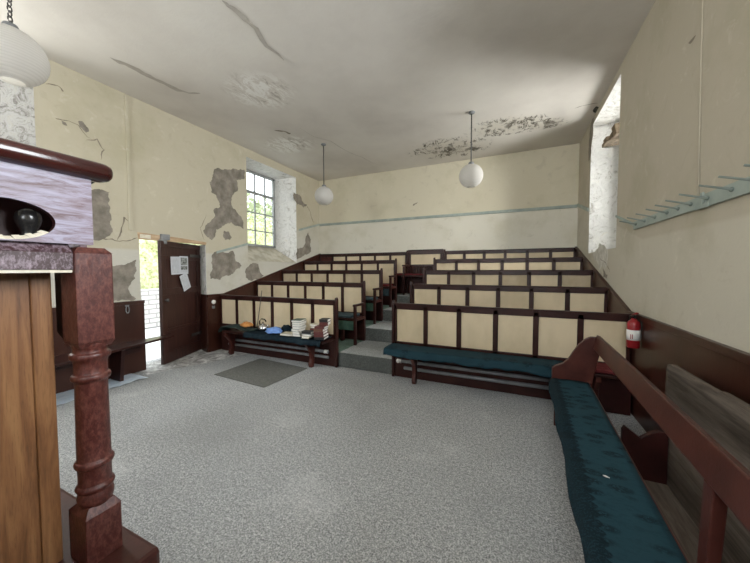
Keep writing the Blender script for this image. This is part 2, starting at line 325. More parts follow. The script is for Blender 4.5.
# ---------------------------------------------------------------- mesh helpers
class MB:
    """collects shapes into one mesh"""
    def __init__(self): self.bm = bmesh.new()
    def box(self, x0, x1, y0, y1, z0, z1, mi=0, rot=None, piv=None):
        vs = [self.bm.verts.new((x, y, z)) for x in (x0, x1) for y in (y0, y1) for z in (z0, z1)]
        for f in ((0, 1, 3, 2), (4, 6, 7, 5), (0, 4, 5, 1), (2, 3, 7, 6), (0, 2, 6, 4), (1, 5, 7, 3)):
            fc = self.bm.faces.new([vs[i] for i in f]); fc.material_index = mi
        if rot is not None: bmesh.ops.rotate(self.bm, verts=vs, cent=piv or (0, 0, 0), matrix=rot)
        return vs
    def quad(self, pts, mi=0):
        f = self.bm.faces.new([self.bm.verts.new(p) for p in pts]); f.material_index = mi; return f
    def prism(self, outline, vec, mi=0):
        """outline: 3-D points of one side; vec: the extrusion"""
        vec = Vector(vec); a = [self.bm.verts.new(p) for p in outline]; b = [self.bm.verts.new(Vector(p)+vec) for p in outline]
        n = len(a); fs = [self.bm.faces.new(a), self.bm.faces.new(b[::-1])]
        for i in range(n): fs.append(self.bm.faces.new((a[i], b[i], b[(i+1) % n], a[(i+1) % n])))
        for f in fs: f.material_index = mi
        return a+b
    def lathe(self, prof, c=(0, 0, 0), seg=20, mi=0, square=False):
        rings = []
        for r, z in prof:
            rings.append([self.bm.verts.new((c[0]+r*math.cos(2*PI*i/seg), c[1]+r*math.sin(2*PI*i/seg), c[2]+z)) for i in range(seg)])
        for a, b in zip(rings, rings[1:]):
            for i in range(seg):
                f = self.bm.faces.new((a[i], a[(i+1) % seg], b[(i+1) % seg], b[i])); f.smooth = True; f.material_index = mi
        for rg, rev in ((rings[0], True), (rings[-1], False)):
            try: f = self.bm.faces.new(rg[::-1] if rev else rg); f.material_index = mi
            except ValueError: pass
    def tube(self, pts, r, seg=8, mi=0):
        pts = [Vector(p) for p in pts]; rings = []
        rr = r if isinstance(r, (list, tuple)) else [r]*len(pts)
        for i, p in enumerate(pts):
            d = (pts[min(i+1, len(pts)-1)] - pts[max(i-1, 0)]).normalized()
            a = d.cross(Vector((0, 0, 1)) if abs(d.z) < .9 else Vector((1, 0, 0))).normalized(); b = d.cross(a)
            rings.append([self.bm.verts.new(p + (a*math.cos(2*PI*k/seg) + b*math.sin(2*PI*k/seg))*rr[i]) for k in range(seg)])
        for a, b in zip(rings, rings[1:]):
            for k in range(seg):
                f = self.bm.faces.new((a[k], a[(k+1) % seg], b[(k+1) % seg], b[k])); f.smooth = True; f.material_index = mi
        for rg in (rings[0], rings[-1]):
            f = self.bm.faces.new(rg); f.material_index = mi
    def ball(self, c, r, u=16, v=10, mi=0, sc=(1, 1, 1)):
        mtx = Matrix.Translation(c) @ Matrix.Diagonal((*sc, 1))
        n0 = len(self.bm.faces)
        bmesh.ops.create_uvsphere(self.bm, u_segments=u, v_segments=v, radius=r, matrix=mtx)
        self.bm.faces.ensure_lookup_table()
        for f in self.bm.faces[n0:]: f.smooth = True; f.material_index = mi
    def build(self, name, mats, parent=None, bev=0.0, loc=None):
        bmesh.ops.recalc_face_normals(self.bm, faces=self.bm.faces)
        me = bpy.data.meshes.new(name); self.bm.to_mesh(me); self.bm.free()
        for m in (mats if isinstance(mats, (list, tuple)) else [mats]): me.materials.append(M[m] if isinstance(m, str) else m)
        o = bpy.data.objects.new(name, me); col.objects.link(o)
        if parent is not None:
            o.parent = parent; o.matrix_parent_inverse = parent_world(parent).inverted()
        if loc is not None: o.location = loc
        if bev:
            b = o.modifiers.new('bevel', 'BEVEL'); b.width = bev; b.segments = 2; b.limit_method = 'ANGLE'; b.angle_limit = math.radians(50)
        return o
def parent_world(p):
    m = p.matrix_basis.copy()
    while p.parent is not None:
        m = p.parent.matrix_basis @ p.matrix_parent_inverse @ m; p = p.parent
    return m
def tag(o, label, cat, group=None, kind=None):
    o['label'] = label; o['category'] = cat
    if group: o['group'] = group
    if kind: o['kind'] = kind
    return o
def thing(name, label, cat, loc, group=None, rz=0.0):
    o = bpy.data.objects.new(name, None); col.objects.link(o); o.location = loc; o.rotation_euler = (0, 0, rz); o.empty_display_size = .1
    return tag(o, label, cat, group)
def struct(o): o['kind'] = 'structure'; return o

def rough(poly, amp=.16, levels=3, seed=1):
    """roughen a traced outline by midpoint displacement"""
    r = random.Random(seed); pts = [Vector(p) for p in poly]
    for lv in range(levels):
        out = []
        for a, b in zip(pts, pts[1:]+pts[:1]):
            d = b-a; nrm = Vector((-d.y, d.x)); out += [a, (a+b)/2 + nrm*r.uniform(-amp, amp)]
        pts = out
    return pts
def patch_left(mb, px, mi, x=XL, off=.004, seed=1, amp=.16):
    w = [at(a, b, 0, x) for a, b in px]; pl = rough([(p.y, p.z) for p in w], amp, 4, seed)
    mb.quad([(x+off, p.x, p.y) for p in pl], mi)
def strip(mb, pts, w, axis, mi, seed=1, levels=2):
    """a thin crack: a roughened polyline of varying width lying on a plane; pts are 3-D, axis the plane's normal"""
    r = random.Random(seed); P = [Vector(p) for p in pts]; ia, ib = [i for i in range(3) if i != axis]
    for _ in range(levels):
        out = []
        for a, b in zip(P, P[1:]):
            m = (a+b)/2; ln = (b-a).length; m[ia] += r.uniform(-.12, .12)*ln; m[ib] += r.uniform(-.12, .12)*ln; out += [a, m]
        P = out+[P[-1]]
    lo, hi = [], []
    for i, p in enumerate(P):
        d = P[min(i+1, len(P)-1)]-P[max(i-1, 0)]; n = Vector((0, 0, 0)); n[ia], n[ib] = -d[ib], d[ia]; n.normalize()
        ww = w*(.35+.65*r.random()) * (1 if 0 < i < len(P)-1 else .15)
        lo.append(p-n*ww/2); hi.append(p+n*ww/2)
    for i in range(len(P)-1): mb.quad([lo[i], lo[i+1], hi[i+1], hi[i]], mi)

# ---------------------------------------------------------------- room shell
DY0, DY1, DZ = 2.65, 3.71, 1.95                       # doorway in the left wall
W2 = (4.66, 6.22, 1.67, 3.80)                         # left far window opening (y0, y1, z0, z1)
W1 = (0.10, 1.625, 1.67, 3.80)                         # left near window
W3 = (4.68, 6.20, 1.76, 3.86)                         # right far window
W4 = (0.30, 1.84, 1.76, 3.86)                         # right near window
T = .46                                               # depth of the reveals

def holed_wall(mb, x, holes, y0, y1):
    """vertical strips of wall between openings; holes sorted along y"""
    y = y0
    for (a, b, z0, z1) in holes:
        mb.quad([(x, y, 0), (x, a, 0), (x, a, H), (x, y, H)])
        if z0 > 0: mb.quad([(x, a, 0), (x, b, 0), (x, b, z0), (x, a, z0)])
        mb.quad([(x, a, z1), (x, b, z1), (x, b, H), (x, a, H)])
        y = b
    mb.quad([(x, y, 0), (x, y1, 0), (x, y1, H), (x, y, H)])
def reveal(mb, x, xo, hole, splay, sill, head, mi):
    """the four splayed sides of a window opening from the room face x to the frame at xo"""
    a, b, z0, z1 = hole; ai, bi, s0, s1 = a+splay, b-splay, z0+sill, z1-head
    mb.quad([(x, a, z0), (xo, ai, s0), (xo, ai, s1), (x, a, z1)], mi)
    n = 6                                              # far jamb, in strips so that its flaking edge can be ragged
    mb.quad([(x, b, z0), (xo, bi, s0), (xo, bi, s1), (x, b, z1)], mi)
    mb.quad([(x, a, z0), (x, b, z0), (xo, bi, s0), (xo, ai, s0)], 5)
    mb.quad([(x, a, z1), (x, b, z1), (xo, bi, s1), (xo, ai, s1)], mi)
    return ai, bi, s0, s1

mb = MB()
holed_wall(mb, XL, [W1, (DY0, DY1, 0, DZ), W2], YF, YB)
G1 = reveal(mb, XL, XL-T, W1, .34, .30, .06, 6)
G2 = reveal(mb, XL, XL-T, W2, .31, .36, .08, 1)
# doorway reveal
mb.quad([(XL, DY0, 0), (XL-.42, DY0-.02, 0), (XL-.42, DY0-.02, DZ), (XL, DY0, DZ)], 1)
mb.quad([(XL, DY1, 0), (XL-.42, DY1+.13, 0), (XL-.42, DY1+.13, DZ), (XL, DY1, DZ)], 1)
mb.quad([(XL, DY0, DZ), (XL, DY1, DZ), (XL-.42, DY1+.13, DZ+.06), (XL-.42, DY0-.02, DZ+.06)], 1)
# bare plaster where the distemper has fallen away (outlines measured on the wall plane)
patches = [
 [(217, 168), (229, 169.5), (244.5, 170), (244.8, 178), (236.5, 180), (237.5, 191), (231, 202), (237.5, 213), (243.5, 223), (243.5, 229.5), (238, 226), (231, 222), (222, 226), (216, 229.5), (214.8, 237), (211, 240), (206, 236), (203, 231), (210, 222), (215, 216), (213.6, 209.6), (220, 207), (217.4, 199.7), (216, 195), (211, 192), (209.4, 182), (212.4, 176)],
 [(223.6, 231), (228.6, 231.5), (231.8, 237), (229.8, 240), (224.8, 240.2), (223, 236.5)],
 [(211.8, 254.8), (233.2, 251), (235.4, 261.2), (241.8, 266), (236.4, 269.2), (231.6, 274), (225.2, 275.6), (220.4, 279.4), (209.8, 278.8), (211.8, 270.8)],
 [(245, 271), (250, 264.4), (258, 264), (259.8, 272), (263.6, 275.6), (260.4, 280.4), (255.6, 278.8), (250.8, 281), (246, 278)],
 [(308, 232), (311, 239.5), (311, 252), (307, 254.5), (303, 256), (297, 259.5), (295.7, 254.5), (297, 248.5), (303, 247), (305.6, 237)],
 [(293.5, 192), (299.5, 194.7), (302, 201), (307, 204.6), (303.2, 207.6), (297, 204.6), (294, 199.6)],
 [(115, 266), (128, 263), (136, 259.5), (136.4, 270), (129, 286), (136, 299), (113, 301), (90, 300), (88, 268)],
 [(97, 189), (109.6, 192), (108, 203.6), (111, 215), (112.5, 232), (105.5, 238), (88, 240), (88, 189)],
 [(78, 121), (82, 121), (89, 130), (86, 133), (80, 127)], [(61, 120), (66, 123), (67, 126), (62, 124)],
]
for i, p in enumerate(patches): patch_left(mb, p, 2, seed=i+3)
# paler scab of plaster inside the doorway side, and cracks
def crackL(px, w, seed): strip(mb, [at(a, b, 0, XL)+Vector((.004, 0, 0)) for a, b in px], w, 0, 3, seed)
crackL([(86, 140), (97, 139), (104, 150), (101, 160)], .018, 4); crackL([(45, 84), (58, 86), (63, 92)], .02, 5)
crackL([(117, 240), (121, 232), (124, 217), (128, 221)], .022, 6); crackL([(100, 238), (112, 239), (126, 241), (137, 238)], .018, 7)
crackL([(307, 206), (310, 212), (313.5, 223)], .03, 8); crackL([(55, 118), (62, 120), (78, 125), (92, 140)], .012, 9)
crackL([(206, 215), (200, 228), (204, 240)], .012, 10)
wl = struct(mb.build('wall_left', ['wall_left', 'reveal', 'bare_plaster', 'scar', 'flake_white', 'sill', 'reveal_rough']))

mb = MB()
holed_wall(mb, XR, [W4, W3], YF, YB)
G4 = reveal(mb, XR, XR+T, W4, .12, .25, .06, 1)
G3 = reveal(mb, XR, XR+T, W3, .10, .10, .02, 1)
def patchR(pts, mi, seed): mb.quad([(XR-.004, p.x, p.y) for p in rough(pts, .16, 3, seed)], mi)
patchR([(5.0, 1.74), (5.9, 1.76), (5.6, 1.62), (5.45, 1.46), (5.1, 1.50), (5.02, 1.6)], 4, 2)
patchR([(6.22, 3.96), (6.05, 3.96), (6.18, 3.45), (6.32, 3.3), (6.36, 3.6)], 2, 4)
patchR([(5.25, 1.52), (5.0, 1.42), (5.02, 1.35), (5.2, 1.38)], 2, 5)
strip(mb, [(XR-.004, 4.9, 1.45), (XR-.004, 5.1, 1.58), (XR-.004, 5.3, 1.62), (XR-.004, 5.5, 1.74)], .018, 0, 3, 3)
strip(mb, [(XR-.004, 3.06, 3.16), (XR-.004, 2.96, 3.15)], .03, 0, 3, 4); strip(mb, [(XR-.004, 2.94, 3.94), (XR-.004, 2.92, 3.78)], .03, 0, 3, 6)
wr = struct(mb.build('wall_right', ['wall_right', 'reveal', 'bare_plaster', 'scar', 'flake_white', 'sill']))

mb = MB()
mb.quad([(XL, YB, 0), (XR, YB, 0), (XR, YB, H), (XL, YB, H)])
strip(mb, [(-2.26, YB-.004, 3.05), (-2.14, YB-.004, 3.12)], .05, 1, 1, 3)
struct(mb.build('wall_back', ['wall_back', 'scar']))
# front wall behind the viewer with two tall windows added for fill light
FILL_WINDOWS = [(-4.4, -3.1, 1.7, 3.75), (-.75, .55, 1.7, 3.75)]
mb = MB(); x = XL
for (a, b, z0, z1) in FILL_WINDOWS:
    mb.quad([(x, YF, 0), (a, YF, 0), (a, YF, H), (x, YF, H)]); mb.quad([(a, YF, 0), (b, YF, 0), (b, YF, z0), (a, YF, z0)])
    mb.quad([(a, YF, z1), (b, YF, z1), (b, YF, H), (a, YF, H)])
    for (p, q) in (((a, z0), (b, z0)), ((a, z1), (b, z1)), ((a, z0), (a, z1)), ((b, z0), (b, z1))):
        mb.quad([(p[0], YF, p[1]), (q[0], YF, q[1]), (q[0], YF-.4, q[1]), (p[0], YF-.4, p[1])])
    x = b
mb.quad([(x, YF, 0), (XR, YF, 0), (XR, YF, H), (x, YF, H)])
struct(mb.build('wall_front', 'wall_back'))

mb = MB()
mb.quad([(XL-.5, YF-.5, H), (XR+.5, YF-.5, H), (XR+.5, YB+.1, H), (XL-.5, YB+.1, H)])
def crackC(px, w, seed, mi=1): strip(mb, [at(a, b, 2, H)-Vector((0, 0, .004)) for a, b in px], w, 2, mi, seed)
crackC([(110, 57), (130, 66), (155, 79), (178, 90), (200, 93)], .09, 3); crackC([(222, 0), (238, 12), (256, 28), (284, 60)], .07, 4)
crackC([(274, 130), (284, 131), (290, 134)], .08, 5, 2); crackC([(300, 128), (345, 150), (380, 165)], .02, 6)
crackC([(575, 108), (590, 104), (598, 103)], .02, 7, 2)
mb.quad([(p.x, p.y, H-.004) for p in rough([(at(a, b, 2, H).x, at(a, b, 2, H).y) for a, b in ((593, 111), (596, 106), (599, 107), (596, 113))], .1, 2, 4)], 3)
struct(mb.build('ceiling', ['ceiling', 'ceil_scar', 'scar', 'black']))

mb = MB()
mb.quad([(XL-.45, YF-.4, 0), (XR+.05, YF-.4, 0), (XR+.05, YB, 0), (XL-.45, YB, 0)])
mb.quad([(p.x, p.y, .003) for p in rough([(-5.3, 2.62), (-4.72, 2.55), (-4.60, 2.95), (-4.42, 3.30), (-4.28, 3.95), (-4.3, 3.985), (-5.3, 3.985)], .03, 3, 5)], 1)
struct(mb.build('floor', ['carpet', 'stone_floor']))
# stepped floor under the pews
AX0, AX1 = -2.42, -1.535
for k in range(1, 5):
    mb = MB(); y0 = YK[k-1]+.0; y1 = YB-.001
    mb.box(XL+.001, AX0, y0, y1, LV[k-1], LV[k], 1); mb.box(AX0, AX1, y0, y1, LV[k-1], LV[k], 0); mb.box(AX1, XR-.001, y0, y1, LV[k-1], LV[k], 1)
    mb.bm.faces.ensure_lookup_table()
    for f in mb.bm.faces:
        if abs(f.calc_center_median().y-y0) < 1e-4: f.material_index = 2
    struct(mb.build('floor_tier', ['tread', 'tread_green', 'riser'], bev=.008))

# wainscot boards along the side walls, rising with the stepped floor
def wainscot(name, side, y0, y1, boards=True):
    x = XL+.002 if side < 0 else XR-.002; d = .022 if side < 0 else -.022
    top = lambda y: 1.05 + .283*max(0, y-4.05)
    bot = lambda y: 0 if y < YK[0] else LV[min(4, 1+sum(1 for q in YK[1:4] if y > q))]-.2
    ys = [y for y in (y0, 4.05, y1) if y0 <= y <= y1]; ys = sorted(set(ys))
    mb = MB()
    mb.prism([(x, y, top(y)-.03) for y in ys] + [(x, y1, bot(y1)), (x, YK[0]+.02, LV[1]-.2), (x, YK[0]+.01, .003), (x, y0, .003)], (d, 0, 0)) if y1 > YK[0] else mb.prism([(x, y0, top(y0)-.03), (x, y1, top(y1)-.03), (x, y1, .003), (x, y0, .003)], (d, 0, 0))
    cap = [(x, y, top(y)) for y in ys] + [(x, y, top(y)-.05) for y in reversed(ys)]
    mb.prism(cap, (d*1.8, 0, 0))
    y = y0+.14
    while y < y1-.05 and boards:                       # matchboard joints
        mb.box(min(x, x+d*1.08), max(x, x+d*1.08), y-.004, y+.004, bot(y)+.1, top(y)-.06); y += .14
    return struct(mb.build(name, 'maroon_wall', bev=.004))
wainscot('trim_1', -1, YF+.01, DY0+.03, False); wainscot('trim_2', -1, DY1-.005, YB-.01, False); wainscot('trim_3', 1, YF+.01, YB-.01, False)

# blue-green dado rails
def slope_rail(name, x, y0, y1, z0, z1, h, d, m='rail_blue'):
    mb = MB(); mb.prism([(x, y0, z0-h/2), (x, y1, z1-h/2), (x, y1, z1+h/2), (x, y0, z0+h/2)], (d, 0, 0)); return struct(mb.build(name, m, bev=.003))
zr = lambda y: 1.79 + .287*(y-3.83)
slope_rail('trim_4', XL+.001, 3.92, 4.66, zr(3.92), zr(4.66), .045, .016); slope_rail('trim_5', XL+.001, 6.30, YB-.02, zr(6.30), zr(YB-.02), .055, .018)
mb = MB(); mb.box(XL+.02, XR-.02, YB-.03, YB-.001, 2.715, 2.775); struct(mb.build('trim_6', 'rail_blue', bev=.004))
slope_rail('trim_7', XR-.001, 6.24, YB-.03, 2.50, 2.76, .06, -.02)
slope_rail('trim_8', XR-.001, 4.02, 4.66, 1.955, 2.145, .026, -.02)
# conduits
mb = MB(); mb.box(XL+.001, XL+.02, 2.52, 2.56, 2.06, H-.01); struct(mb.build('trim_9', 'wall_left', bev=.004))
mb = MB(); mb.tube([(XR-.006, 2.90, H-.01), (XR-.006, 2.87, 2.9), (XR-.006, 2.84, 1.99)], .006, 6); struct(mb.build('trim_10', 'wall_right'))
mb = MB(); mb.prism([(XL, DY1-.004, .003), (XL, DY1-.004, 1.05), (XL-.27, DY1+.08, 1.05), (XL-.27, DY1+.08, .003)], (-.004, -.012, 0)); struct(mb.build('trim_13', 'maroon_wall'))
# door lintel with raw wood showing
mb = MB(); mb.prism([(XL-.05, DY0-.01, 1.95), (XL-.05, DY1+.01, 1.94), (XL-.05, DY1+.01, 1.985), (XL-.05, DY0+.55, 2.02), (XL-.05, DY0-.02, 2.045)], (.062, 0, 0)); struct(mb.build('trim_11', 'lintel_wood', bev=.006))
# broken lintel over the right window
mb = MB()
for i in range(5):
    y = 5.28+i*.165; mb.box(XR+.06+R.uniform(0, .10), XR+.34, y, y+.15, 3.40+R.uniform(-.04, .06), 3.50+R.uniform(-.03, .04), 0, Matrix.Rotation(R.uniform(-.2, .2), 3, 'Y'), (XR+.15, y, 3.5))
struct(mb.build('trim_12', 'rot_wood', bev=.006))

# ---------------------------------------------------------------- windows
def window(name, x, g, cols, bars, parent=None):
    """glazing bars, frame and panes standing in the plane x; bars: heights as shares of the frame"""
    a, b, z0, z1 = g; mb = MB(); t = .03
    mb.box(x-t, x+t, a, a+.05, z0, z1); mb.box(x-t, x+t, b-.05, b, z0, z1); mb.box(x-t, x+t, a, b, z0, z0+.05); mb.box(x-t, x+t, a, b, z1-.05, z1)
    for k in range(1, cols): y = a+(b-a)*k/cols; mb.box(x-.018, x+.018, y-.013, y+.013, z0, z1)
    for s, w in bars: z = z0+(z1-z0)*s; mb.box(x-.02, x+.02, a, b, z-w, z+w)
    f = struct(mb.build(name, 'bar_paint', bev=.004))
    mb = MB(); mb.quad([(x, a+.03, z0+.03), (x, b-.03, z0+.03), (x, b-.03, z1-.03), (x, a+.03, z1-.03)]); mb.build('window_pane', 'glass', f)
    return f
BARS = [(.215, .012), (.455, .012), (.72, .03)]
window('window_1', XL-T+.03, G1, 4, BARS); window('window_2', XL-T+.03, G2, 3, BARS)
window('window_3', XR+T-.03, G3, 4, BARS); window('window_4', XR+T-.03, G4, 4, BARS)
for i, (a, b, z0, z1) in enumerate(FILL_WINDOWS):
    mb = MB(); y = YF-.36
    for k in range(5): xx = a+(b-a)*k/4; mb.box(xx-.02, xx+.02, y-.02, y+.02, z0, z1)
    for k in range(5): zz = z0+(z1-z0)*k/4; mb.box(a, b, y-.02, y+.02, zz-.02, zz+.02)
    f = struct(mb.build('window_%d' % (5+i), 'white_paint'))  # invented window, added only as an opening for the fill lamp
    mb = MB(); mb.quad([(a, y, z0), (b, y, z0), (b, y, z1), (a, y, z1)]); mb.build('window_pane', 'glass', f)

# ---------------------------------------------------------------- the door, hinged on its far jamb and standing ajar
HX, HY = -5.30, 3.785
d = Vector((.345, -.90)).normalized(); ang = math.atan2(-d.x, -d.y)*-1.0
door = bpy.data.objects.new('door_1', None); col.objects.link(door); door.location = (HX, HY, 0); door.rotation_euler = (0, 0, math.atan2(d.y, d.x)+PI/2)
door['kind'] = 'structure'
# local frame: leaf runs along -y, its room face looks towards +x
def dpart(name, mb, m, bev=.004, par=None):
    me_parent = par or door
    bmesh.ops.recalc_face_normals(mb.bm, faces=mb.bm.faces); me = bpy.data.meshes.new(name); mb.bm.to_mesh(me); mb.bm.free(); me.materials.append(M[m])
    o = bpy.data.objects.new(name, me); col.objects.link(o); o.parent = me_parent
    if bev: b = o.modifiers.new('bevel', 'BEVEL'); b.width = bev; b.segments = 2; b.limit_method = 'ANGLE'
    return o
DL, DH = .955, 1.945
mb = MB(); mb.box(-.02, .012, -DL, 0, .015, DH); dpart('door_leaf', mb, 'door_brown')
for z0, z1 in ((.015, .20), (.52, .56), (1.10, 1.20), (1.66, 1.72), (1.86, DH)):
    mb = MB(); mb.box(.014, .034, -DL, 0, z0, z1); dpart('door_rail', mb, 'door_brown', .006)
for y0, y1 in ((-DL, -DL+.10), (-.10, 0)):
    mb = MB(); mb.box(.013, .030, y0, y1, .015, DH); dpart('door_stile', mb, 'door_brown', .005)
mb = MB(); mb.lathe([(.012, 0), (.012, .03), (.026, .04), (.028, .055), (.018, .066)], seg=14); bmesh.ops.rotate(mb.bm, verts=mb.bm.verts, matrix=Matrix.Rotation(PI/2, 3, 'Y')); bmesh.ops.translate(mb.bm, verts=mb.bm.verts, vec=(.03, -DL+.06, 1.02)); dpart('door_knob', mb, 'iron', 0)
for z in (1.74, .34):
    mb = MB(); mb.box(.034, .042, -.30, .02, z-.025, z+.025); mb.tube([(.05, .02, z-.05), (.05, .02, z+.05)], .014, 8); dpart('door_hinge', mb, 'iron', .003)
dm = Matrix.Translation(door.location) @ Matrix.Rotation(door.rotation_euler.z, 4, 'Z')
def sheet(y, z, w, h, tilt, x, label, pic=False):
    o = thing('notice_sheet', label, 'notice', dm @ Vector((x, y, z)), 'notices on the door')
    o.rotation_euler = (0, 0, door.rotation_euler.z); 
    mb = MB(); mb.box(-.0006, .0006, -w/2, w/2, -h/2, h/2); s = mb.build('page', 'sheet'); s.parent = o; s.rotation_euler = (tilt, 0, 0)
    if pic:
        mb = MB(); mb.box(.0008, .0016, -w*.36, w*.40, .0, h*.42); mb.box(.0008, .0016, -w*.36, w*.40, -h*.26, -h*.06); s2 = mb.build('printed_picture', 'picture'); s2.parent = s
sheet(-.66, 1.565, .20, .29, .03, .040, 'white typed notice sheet on the dark brown door, the one by the door edge')
sheet(-.46, 1.575, .21, .30, 0, .043, 'white notice sheet with dark printed pictures pinned on the dark brown door', True)
sheet(-.44, 1.29, .19, .28, .38, .046, 'tilted white notice sheet hanging lowest on the dark brown door')
# latch box and plate on the lintel
mb = MB(); mb.box(XL+.013, XL+.06, 2.93, 3.06, 1.96, 2.05); mb.box(XL+.013, XL+.05, 2.91, 3.02, 1.90, 1.965)
tag(mb.build('door_closer', 'grey_metal', bev=.006), 'grey metal box fixed on the lintel above the open door', 'door closer')
mb = MB(); mb.box(XL+.013, XL+.02, 2.655, 2.80, 1.965, 2.02); mb.box(XL+.02, XL+.023, 2.668, 2.787, 1.977, 1.985); mb.box(XL+.02, XL+.023, 2.668, 2.787, 1.998, 2.006)
tag(mb.build('lintel_plate', 'lipcream', bev=.002), 'small pale slotted plate on the lintel above the bright doorway gap', 'plate')
# iron hasp on the wainscot
t = thing('door_hasp', 'iron hasp hanging on maroon boards beside the doorway and wall bench', 'hasp', (XL+.03, 2.455, .93))
mb = MB(); mb.box(XL+.026, XL+.034, 2.43, 2.48, .98, 1.03); mb.build('plate', 'grey_metal', t, .002)
mb = MB(); mb.tube([(XL+.04, 2.455+.02*math.sin(a), .935+.05*math.cos(a)) for a in [2*PI*i/14 for i in range(15)]], .007, 6); mb.build('link', 'grey_metal', t)
# round white fitting
t = thing('alarm_sounder', 'small round white fitting on maroon boards between door and kettle pew', 'fitting', (XL+.05, 3.80, .9))
cx = XL+.044
mb = MB(); mb.lathe([(.034, 0), (.038, .008), (.038, .02), (.028, .03), (.01, .033)], seg=18); bmesh.ops.rotate(mb.bm, verts=mb.bm.verts, matrix=Matrix.Rotation(PI/2, 3, 'Y')); bmesh.ops.translate(mb.bm, verts=mb.bm.verts, vec=(cx, 3.80, .91)); mb.build('disc', 'white_paint', t)
mb = MB(); mb.box(cx-.005, cx+.012, 3.775, 3.825, .79, .84); mb.build('switch_plate', 'grey_metal', t, .003)

# ---------------------------------------------------------------- pews
XA = (XL+.05, -2.458)                                  # window-side pews
XB = (-1.515, XR-.035)                                   # extinguisher-side pews
PEWLABEL = {
 (0, 0): 'cream-panelled maroon pew with books and kettle on its seat',
 (0, 1): 'second maroon pew from the floor on the window side, just behind the kettle pew',
 (0, 2): 'third maroon pew from the floor on the window side, open armrest facing the aisle',
 (0, 3): 'fourth maroon pew on the window side, reddish seat end, last below the rearmost row',
 (0, 4): 'rearmost maroon pew against the back wall on the window side',
 (1, 0): 'cream-panelled maroon pew with teal seat cloth and grey pipes beneath it',
 (1, 1): 'second maroon pew from the floor on the fire extinguisher side',
 (1, 2): 'third maroon pew from the floor on the fire extinguisher side',
 (1, 3): 'fourth maroon pew on the fire extinguisher side, brightest cream panels',
 (1, 4): 'rearmost maroon pew against the back wall on the fire extinguisher side',
}
def seat_bracket(x, yb, z, top):
    """plank bracket under a seat: full depth at the top, tapering to a foot"""
    mb = MB(); yf = yb-.36
    prof = [(yb-.155, 0), (yb-.225, 0), (yb-.245, .05), (yb-.215, .13), (yb-.235, .25), (yf+.03, .36), (yf+.03, top), (yb-.10, top), (yb-.13, .3)]
    mb.prism([(x, a, z+b) for a, b in prof], (.05, 0, 0)); return mb
def pew(side, k):
    x0, x1 = XA if side == 0 else XB
    if side == 0 and k: x1 = -2.425
    if side and not k: x0 = -1.492
    if k == 4: x1 = -2.392 if side == 0 else x1; x0 = x0 if side == 0 else -1.445
    yb, z = YK[k]-.006, LV[k]; yf = yb-.045; ht = 1.03 if k < 4 else 1.02
    t = thing('pew', PEWLABEL[(side, k)], 'pew', ((x0+x1)/2, yb, z+.001), 'fixed pews rising to the back wall')
    z += .002
    n = 6; sw = .06; e0 = .035; pitch = (x1-x0-2*e0+sw)/n
    mb = MB()
    mb.box(x0, x1, yf, yb, z+ht-.085, z+ht-.012); mb.box(x0-.0, x1, yf-.012, yb, z+ht-.014, z+ht)      # top rail and its capping
    mb.box(x0, x1, yf, yb, z+.42, z+.50)
    for i in range(n+1): mb.box(max(x0, x0+e0-sw+pitch*i), min(x1, x0+e0+pitch*i), yf, yb, z+.46, z+ht-.03)
    mb.build('back_frame', 'maroon', t, .005)
    for i in range(n):
        mb = MB(); mb.box(x0+e0+pitch*i-.004, x0+e0+pitch*(i+1)-sw+.004, yf+.014, yb-.006, z+.49, z+ht-.075)
        dim = (k == 2 and (i+side) % 2 == 0) or (side == 0 and k == 4 and i == 0)
        mb.build('back_panel', 'maroon_red' if (side, k, i) == (0, 4, 0) else 'cream_dim' if dim else 'cream', t)
    mb = MB(); mb.box(x0, x1, yf+.01, yb, z, z+.43); mb.build('base_board', 'maroon', t, .004)
    sx = x0+.40 if (side, k) == (0, 0) else x0+.01
    mb = MB(); mb.box(sx, x1-.005, yf-(.36 if k else .30), yf-.002, z+.415, z+.45); mb.build('seat', 'maroon', t, .01)
    # pommelled end stile on the aisle side
    xe = x1-.0 if side == 0 else x0
    mb = MB(); s = .036; xa = xe if side == 0 else xe-s
    mb.prism([(xa, yb, z), (xa, yf-.02, z), (xa, yf-.02, z+ht-.02), (xa, yf-.01, z+ht+.03), (xa, yb-.02, z+ht+.04), (xa, yb, z+ht)], (s, 0, 0))
    mb.build('end_stile', 'maroon', t, .006)
    for bx in ((x0+.42, x1-.36) if side == 0 else (x0+.31, x1-.35)):
        seat_bracket(bx, yb, z, .414).build('leg', 'maroon_red' if k == 0 else 'maroon', t, .006)
    if (side, k) == (1, 0):
        mb = MB(); mb.box(.60, x1-.01, yf-.10, yf-.08, z, z+.41); mb.build('unlit_gap_board', 'maroon_deep', t, .004)  # dark board added to stand in for the unlit space under the seat
    if side == 0 and 0 < k < 4:                            # open armrest towards the aisle
        ax = x1+.004; ay = yf-.37
        mb = MB(); mb.box(ax, ax+.045, ay, ay+.05, z, z+.645); mb.build('arm_post', 'maroon', t, .005)
        mb = MB(); mb.box(ax-.004, ax+.05, ay-.02, yf-.024, z+.645, z+.685); mb.build('armrest', 'maroon', t, .01)
        mb = MB(); mb.box(ax, ax+.045, ay+.052, yf-.024, z+.40, z+.44); mb.build('end_rail', 'maroon_red', t, .005)
        mb = MB(); mb.box(x0+.6, x1-.01, yf-.345, yf-.325, z+.24, z+.395); mb.build('front_panel', 'green_cloth' if k < 3 else 'slate_cloth', t, .004)
    return t
for side in (0, 1):
    for k in range(5): pew(side, k)
